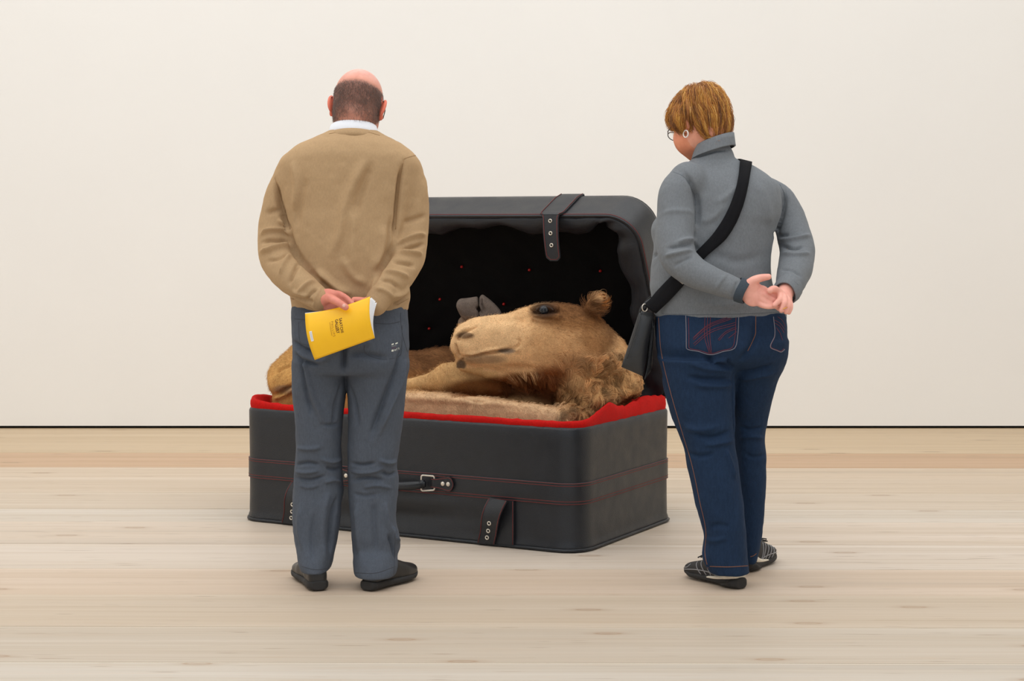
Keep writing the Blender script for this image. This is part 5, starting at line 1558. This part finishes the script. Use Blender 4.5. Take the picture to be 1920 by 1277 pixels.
# the far leg that carries the foot, and the two-toed foot
f.chain([P(905, 690, 7.10), P(878, 640, 7.10), P(872, 606, 7.10)], [.06, .034, .032], .02)
def xrows(rows, d, th):
    o = []
    for (px, t, b) in rows:
        A, B = P(px, t, d), P(px, b, d)
        o.append((A[0], d, (A[2] + B[2]) / 2, th, (A[2] - B[2]) / 2))
    return o
f.stack(0, xrows([(856, 567, 577), (861, 562, 589), (872, 559, 599), (885, 557, 604), (897, 555, 606)], 7.08, .040), .004, 2.6, .010)
f.stack(0, xrows([(899, 556, 606), (903, 552, 606), (912, 557, 605), (926, 569, 602), (935, 579, 598), (940, 586, 593)], 7.09, .036), .004, 2.6, .008)
# chest under the neck
f.ell(P(1120, 806, 6.72), (.20, .17, .10), k=.03)
# neck: curled up from the right wall to the head
f.chain([P(1100, 800, 6.80), P(1135, 765, 6.86), P(1142, 725, 6.90), P(1118, 680, 6.88), P(1085, 640, 6.84)], [.13, .133, .132, .135, .120], 0.03)
f.ell(P(1105, 762, 6.76), (.105, .085, .075), k=.03)
f.ell(P(1080, 725, 6.78), (.08, .08, .075), k=.03)
# head: sections along the face from nose to nape
hr = [(847, 632, 650, .030), (852, 620, 668, .048), (860, 611, 676, .060), (872, 604, 682, .066), (886, 597, 687, .069), (916, 592, 692, .072), (947, 588, 702, .076), (980, 577, 714, .084), (1020, 568, 724, .096), (1058, 569, 728, .102), (1091, 577, 724, .100), (1122, 594, 712, .090), (1142, 616, 690, .06)]
rows_ = []
for (px, t, b, th) in hr:
    a, c = mh(px, t), mh(px, b)
    rows_.append((a[0], DH, (a[2] + c[2]) / 2, th, (a[2] - c[2]) / 2))
f.stack(0, rows_, 0.02, 2.2, 0.02)
# lower jaw and chin, lips, nose, brow, cheek
f.chain([mh(868, 686), mh(895, 690), mh(930, 698), mh(975, 706)], [.022, .028, .032, .034], 0.014)
f.ell(mh(863, 676), (.020, .030, .026), k=.010)
f.ell(mh(858, 648, -.020), (.030, .040, .040), k=.012)
f.ell(mh(884, 652, -.040), (.060, .032, .034), rotm('Y', 8), k=.014)
f.chain([mh(998, 578, -.070), mh(1018, 574, -.074), mh(1042, 577, -.072)], [.012, .014, .012], .02)
f.chain([mh(1000, 594, -.082), mh(1024, 596, -.088), mh(1046, 594, -.084)], [.012, .014, .012], .012)
f.ell(mh(1020, 581, -.094), (.022, .018, .014), k=.008, sub=True)
f.ell(mh(1030, 650, -.055), (.13, .055, .10), k=.04)
# nostril slit
f.chain([mh(861, 637, -.052), mh(870, 627, -.066), mh(884, 620, -.072)], [.006, .010, .006], .006, sub=True)
f.chain([mh(866, 633, -.058), mh(876, 629, -.064), mh(884, 626, -.068)], [.007, .010, .006], .004)
# ear
f.chain([mh(1104, 588, -.030), mh(1112, 574, -.045), mh(1122, 562, -.055)], [.022, .030, .020], .012)
f.chain([mh(1112, 572, -.072), mh(1122, 563, -.082)], [.014, .012], .008, sub=True)
# everything below the rim stays inside the padded case
X_, Y_, Z_ = f.ax[0][:, None, None], f.ax[1][None, :, None], f.ax[2][None, None, :]
LX = (X_ - ORG[0]) * EX[0] + (Y_ - ORG[1]) * EX[1]
LY = (X_ - ORG[0]) * EY[0] + (Y_ - ORG[1]) * EY[1]
ins = 0.110 - np.clip(Z_ - HB - 0.050, 0, 1) * 1.0
inr = 0.112 - np.clip(Z_ - HB - 0.045, 0, 1) * 2.2
dw = np.maximum(np.maximum(ins * 0.78 - LX, LX - (W - inr)), np.maximum(ins - LY, LY - (D - ins)))
dw = np.maximum(dw, 0.066 - Z_)
kk = 0.03; hh = np.maximum(kk - np.abs(f.f - dw), 0) / kk
f.f = (np.maximum(f.f, dw) + hh * hh * kk / 4).astype(np.float32)
V, Q = f.mesh(2)
tr = bvh(V, Q)
# project into the picture only to place creases and coat patches where they lie on the hide
CF = [([(864, 668), (884, 669), (906, 664), (930, 660), (952, 657), (964, 653)], .006, -.010), ([(866, 664), (890, 663), (915, 658), (945, 652)], .008, .004), ([(964, 654), (972, 648), (974, 640), (968, 635)], .006, -.004), ([(968, 660), (974, 650)], .008, .003),
      ([(853, 642), (856, 655), (862, 668), (866, 672)], .006, -.007), ([(856, 640), (868, 625), (886, 617), (897, 611)], .005, -.005), ([(851, 636), (862, 622), (882, 612)], .007, .003),
      ([(862, 680), (870, 672)], .005, -.005), ([(990, 592), (1012, 598), (1040, 600), (1048, 606)], .007, -.004), ([(998, 582), (1008, 574), (1030, 572), (1040, 582)], .005, -.003),
      ([(930, 600), (960, 600), (990, 604)], .02, -.003), ([(940, 690), (985, 690), (1030, 700)], .02, -.004),
      ([(1040, 745), (1042, 770), (1052, 792)], .010, -.012), ([(1050, 720), (1075, 745), (1090, 775)], .014, -.010), ([(1100, 700), (1120, 730), (1118, 770)], .014, .008), ([(1150, 690), (1165, 730), (1158, 770)], .014, -.006),
      ([(506, 745), (525, 738), (548, 722), (580, 716)], .010, -.012), ([(505, 752), (520, 746), (548, 730)], .010, .008), ([(516, 700), (530, 690), (548, 684)], .010, -.006),
      ([(865, 742), (890, 752), (915, 754)], .008, -.004), ([(902, 556), (902, 566), (906, 578), (909, 588)], .005, -.010), ([(892, 574), (902, 586), (908, 592)], .008, -.005), ([(862, 590), (878, 600), (892, 602)], .005, .004)]
V = apply_folds(V, Q, CF, 31, 0.0028, 14)
V = smooth_mesh(V, Q, 1)
# screen rows/columns of every point, used like a pattern map of the hide and for the nostril's shade
sx = 960 + FPX * V[:, 0] / V[:, 1]; sy = HY + FPX * (CAM_H - V[:, 2]) / V[:, 1]
def blob(x, y, rx, ry, dep=None, soft=1.0):
    d = ((sx - x) / rx) ** 2 + ((sy - y) / ry) ** 2
    w = np.clip(1.6 - d, 0, 1.2) / 1.2
    w = w * w * (3 - 2 * w)
    if dep is not None: w = w * ((V[:, 1] > dep[0]) & (V[:, 1] < dep[1]))
    return w[:, None]
N = normals(V, Q)
nz = lambda s, sd: vnoise(V, s, sd)[:, None]
C = np.tile(np.array(lin((196, 156, 110))), (len(V), 1))
def lay(w, rgb):
    global C
    C = C * (1 - w) + np.array(lin(rgb)) * w
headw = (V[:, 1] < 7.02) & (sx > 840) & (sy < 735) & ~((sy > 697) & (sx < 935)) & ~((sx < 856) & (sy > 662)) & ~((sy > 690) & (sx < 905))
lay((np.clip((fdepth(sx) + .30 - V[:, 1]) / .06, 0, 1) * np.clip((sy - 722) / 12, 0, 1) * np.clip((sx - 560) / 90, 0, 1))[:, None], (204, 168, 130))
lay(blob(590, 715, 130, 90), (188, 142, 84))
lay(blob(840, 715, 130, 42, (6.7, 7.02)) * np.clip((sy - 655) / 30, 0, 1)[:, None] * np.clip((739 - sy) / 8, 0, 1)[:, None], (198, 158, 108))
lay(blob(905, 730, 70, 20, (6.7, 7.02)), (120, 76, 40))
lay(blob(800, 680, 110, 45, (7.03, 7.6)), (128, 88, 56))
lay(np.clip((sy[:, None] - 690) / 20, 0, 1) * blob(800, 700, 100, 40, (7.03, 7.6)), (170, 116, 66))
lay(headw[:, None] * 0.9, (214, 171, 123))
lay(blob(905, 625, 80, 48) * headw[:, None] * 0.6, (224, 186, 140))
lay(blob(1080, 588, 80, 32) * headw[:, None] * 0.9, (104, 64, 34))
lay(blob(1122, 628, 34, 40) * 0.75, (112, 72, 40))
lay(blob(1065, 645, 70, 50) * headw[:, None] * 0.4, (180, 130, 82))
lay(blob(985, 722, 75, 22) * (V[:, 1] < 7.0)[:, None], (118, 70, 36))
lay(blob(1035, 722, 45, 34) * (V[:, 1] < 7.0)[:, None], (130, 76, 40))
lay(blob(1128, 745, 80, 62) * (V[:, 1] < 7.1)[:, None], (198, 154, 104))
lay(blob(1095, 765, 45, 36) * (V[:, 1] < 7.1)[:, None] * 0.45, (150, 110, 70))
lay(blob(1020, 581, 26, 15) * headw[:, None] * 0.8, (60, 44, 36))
lay(blob(872, 629, 17, 6) * headw[:, None] * 0.85, (92, 70, 54))  # nostril recess: shade put into the colour to deepen the slit
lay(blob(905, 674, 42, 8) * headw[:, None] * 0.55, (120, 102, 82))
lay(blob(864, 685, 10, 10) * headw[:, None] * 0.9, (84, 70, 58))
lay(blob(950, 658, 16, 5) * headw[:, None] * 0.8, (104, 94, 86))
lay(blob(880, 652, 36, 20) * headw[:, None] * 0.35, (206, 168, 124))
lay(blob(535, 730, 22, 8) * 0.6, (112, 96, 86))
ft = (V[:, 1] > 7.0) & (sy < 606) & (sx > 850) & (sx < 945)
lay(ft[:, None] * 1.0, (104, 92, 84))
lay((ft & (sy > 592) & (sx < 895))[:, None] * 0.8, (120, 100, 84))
C = C * (1 + 0.10 * nz(30, 41) + 0.08 * nz(80, 42))
MCAM = attr_mat('camel_hide', 0.9, 260, 0.18, 0.0015, 0.1)
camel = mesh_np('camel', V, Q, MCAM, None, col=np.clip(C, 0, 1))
tag(camel, 'stuffed tan camel folded inside the suitcase, head resting sideways, foot pad raised behind', 'camel')
# glass eye
e0 = mh(1020, 581, -.0835)
ey = MB().lathe(e0, (0.15, -1, 0.1), [(0.0195, -0.010), (0.019, -0.004), (0.017, 0.001), (0.0135, 0.005), (0.0085, 0.008), (0.003, 0.0092), (0.0008, 0.0094)], 24).build('eye', plain('dark_glass_eye', (34, 38, 44), 0.08, nb=0), camel)
lsh = []
for k in np.linspace(0, 1, 26):
    a = mh(1007 + 28 * k, 578 - 7 * math.sin(math.pi * k), -.104)
    d = np.array([-0.006 + 0.012 * k, -0.016, -0.010 + 0.004 * math.sin(9 * k)])
    lsh.append([a, a + d * .6, a + d])
tag(strands('eyelashes', lsh, 0.0007, MHAIR_M, ey, np.tile(lin((40, 30, 26)), (26, 1))), kind='stuff')

# coat: short hair everywhere one can see, longer and curled on neck, throat and ear
vis = (N[:, 1] < 0.35) & (V[:, 2] > 0.36)
vi = np.where(vis & ~ft)[0]
NF = 90000
pk = RNG.choice(vi, NF)
pts = V[pk] + RNG.normal(0, 0.003, (NF, 3)); nn = N[pk]; dd = V[pk, 1]
px_ = sx[pk] + 14 * vnoise(pts, 24, 51) + RNG.normal(0, 5, NF); py_ = sy[pk] + 9 * vnoise(pts, 24, 52) + RNG.normal(0, 3, NF)
flow = np.zeros((NF, 3)); hd = (dd < 7.02) & (px_ > 840) & (py_ < 735)
flow[:] = (0.6, 0, -0.7)
flow[hd] = (0.95, 0, -0.25)
flow[~hd & (py_ > 725) & (px_ < 1040)] = (0.8, 0, -0.6)
flow[px_ < 620] = (-0.5, 0, -0.8)
thr = hd & (py_ > 700) & (px_ > 950) & (px_ < 1075)
wool = (dd < 7.1) & (px_ > 1040) & (py_ > 665) & (py_ < 800)
earh = hd & (px_ > 1096) & (py_ < 592) & (dd < 6.80)
flow[thr] = (0.25, -0.1, -1.0)
flow[earh] = (0.55, -0.1, 0.6)
flow = flow - nn * (flow * nn).sum(1)[:, None]
flow += np.stack([0.5 * vnoise(pts, 18, 61), 0.2 * vnoise(pts, 18, 62), 0.5 * vnoise(pts, 18, 63)], 1)
flow /= np.linalg.norm(flow, axis=1)[:, None] + 1e-9
L = np.full(NF, 0.010); L[hd] = 0.007; L[hd & (px_ < 960)] = 0.004; L[hd & (px_ > 1040)] = 0.011
L[(dd > 7.03)] = 0.016; L[px_ < 640] = 0.007
L[thr] = 0.040; L[wool] = 0.036; L[earh] = 0.034
L[wool & (px_ > 1165)] = 0.014
L *= RNG.uniform(0.6, 1.25, NF)
K = 7
ks = np.linspace(0, 1, K)
bi_ = np.cross(nn, flow)
ph = 3.0 * vnoise(pts, 22, 71); ck = np.where(wool, 1.0, np.where(thr, 0.25, 0.0))
lift = np.where(earh, 0.5, np.where(wool | thr, 0.42, 0.30))
path = []
for k in ks:
    cu = ck[:, None] * (np.sin(k * 4.6 + ph) - np.sin(ph))[:, None]
    path.append(pts - nn * 0.001 + L[:, None] * (flow * k * (1 - 0.25 * ck[:, None]) + nn * (lift * np.sin(k * 2.2))[:, None] + bi_ * cu * 0.35) + np.array([0, 0, -1.0]) * (L * 0.15 * k * k)[:, None])
path = np.stack(path, 1)
long_ = np.where(wool | thr)[0]
gi = RNG.choice(long_, 420, replace=False)
d2 = ((pts[long_][:, None, :] - pts[gi][None]) ** 2).sum(2)
near = gi[np.argmin(d2, 1)]
own = path[long_]; gp_ = path[near]
for j in range(K):
    w_ = 0.80 * ks[j] ** 1.2
    own[:, j] = own[:, j] * (1 - w_) + gp_[:, j] * w_
path[long_] = own
clump = np.zeros(NF); clump[long_] = RNG.random(NF)[near]
edge = np.zeros(NF); edge[long_] = np.sqrt(d2.min(1))
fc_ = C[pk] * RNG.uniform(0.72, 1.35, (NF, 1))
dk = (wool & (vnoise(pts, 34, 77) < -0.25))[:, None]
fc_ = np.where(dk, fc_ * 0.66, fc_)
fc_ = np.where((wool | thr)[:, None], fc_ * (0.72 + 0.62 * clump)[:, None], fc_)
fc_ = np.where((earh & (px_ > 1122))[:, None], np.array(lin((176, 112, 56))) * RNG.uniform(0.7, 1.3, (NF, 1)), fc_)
rad = np.where(wool | thr | earh, 0.00062, 0.00042)
MFUR, nt_, b_ = new_mat('camel_hair', (0.4, 0.3, 0.2), 0.65, spec=0.2)
a_ = nd(nt_, 'ShaderNodeAttribute', attribute_name='Col'); nt_.links.new(a_.outputs[0], b_.inputs['Base Color'])
tag(strands('coat', path, rad, MFUR, camel, np.clip(fc_, 0, 1)), kind='stuff')
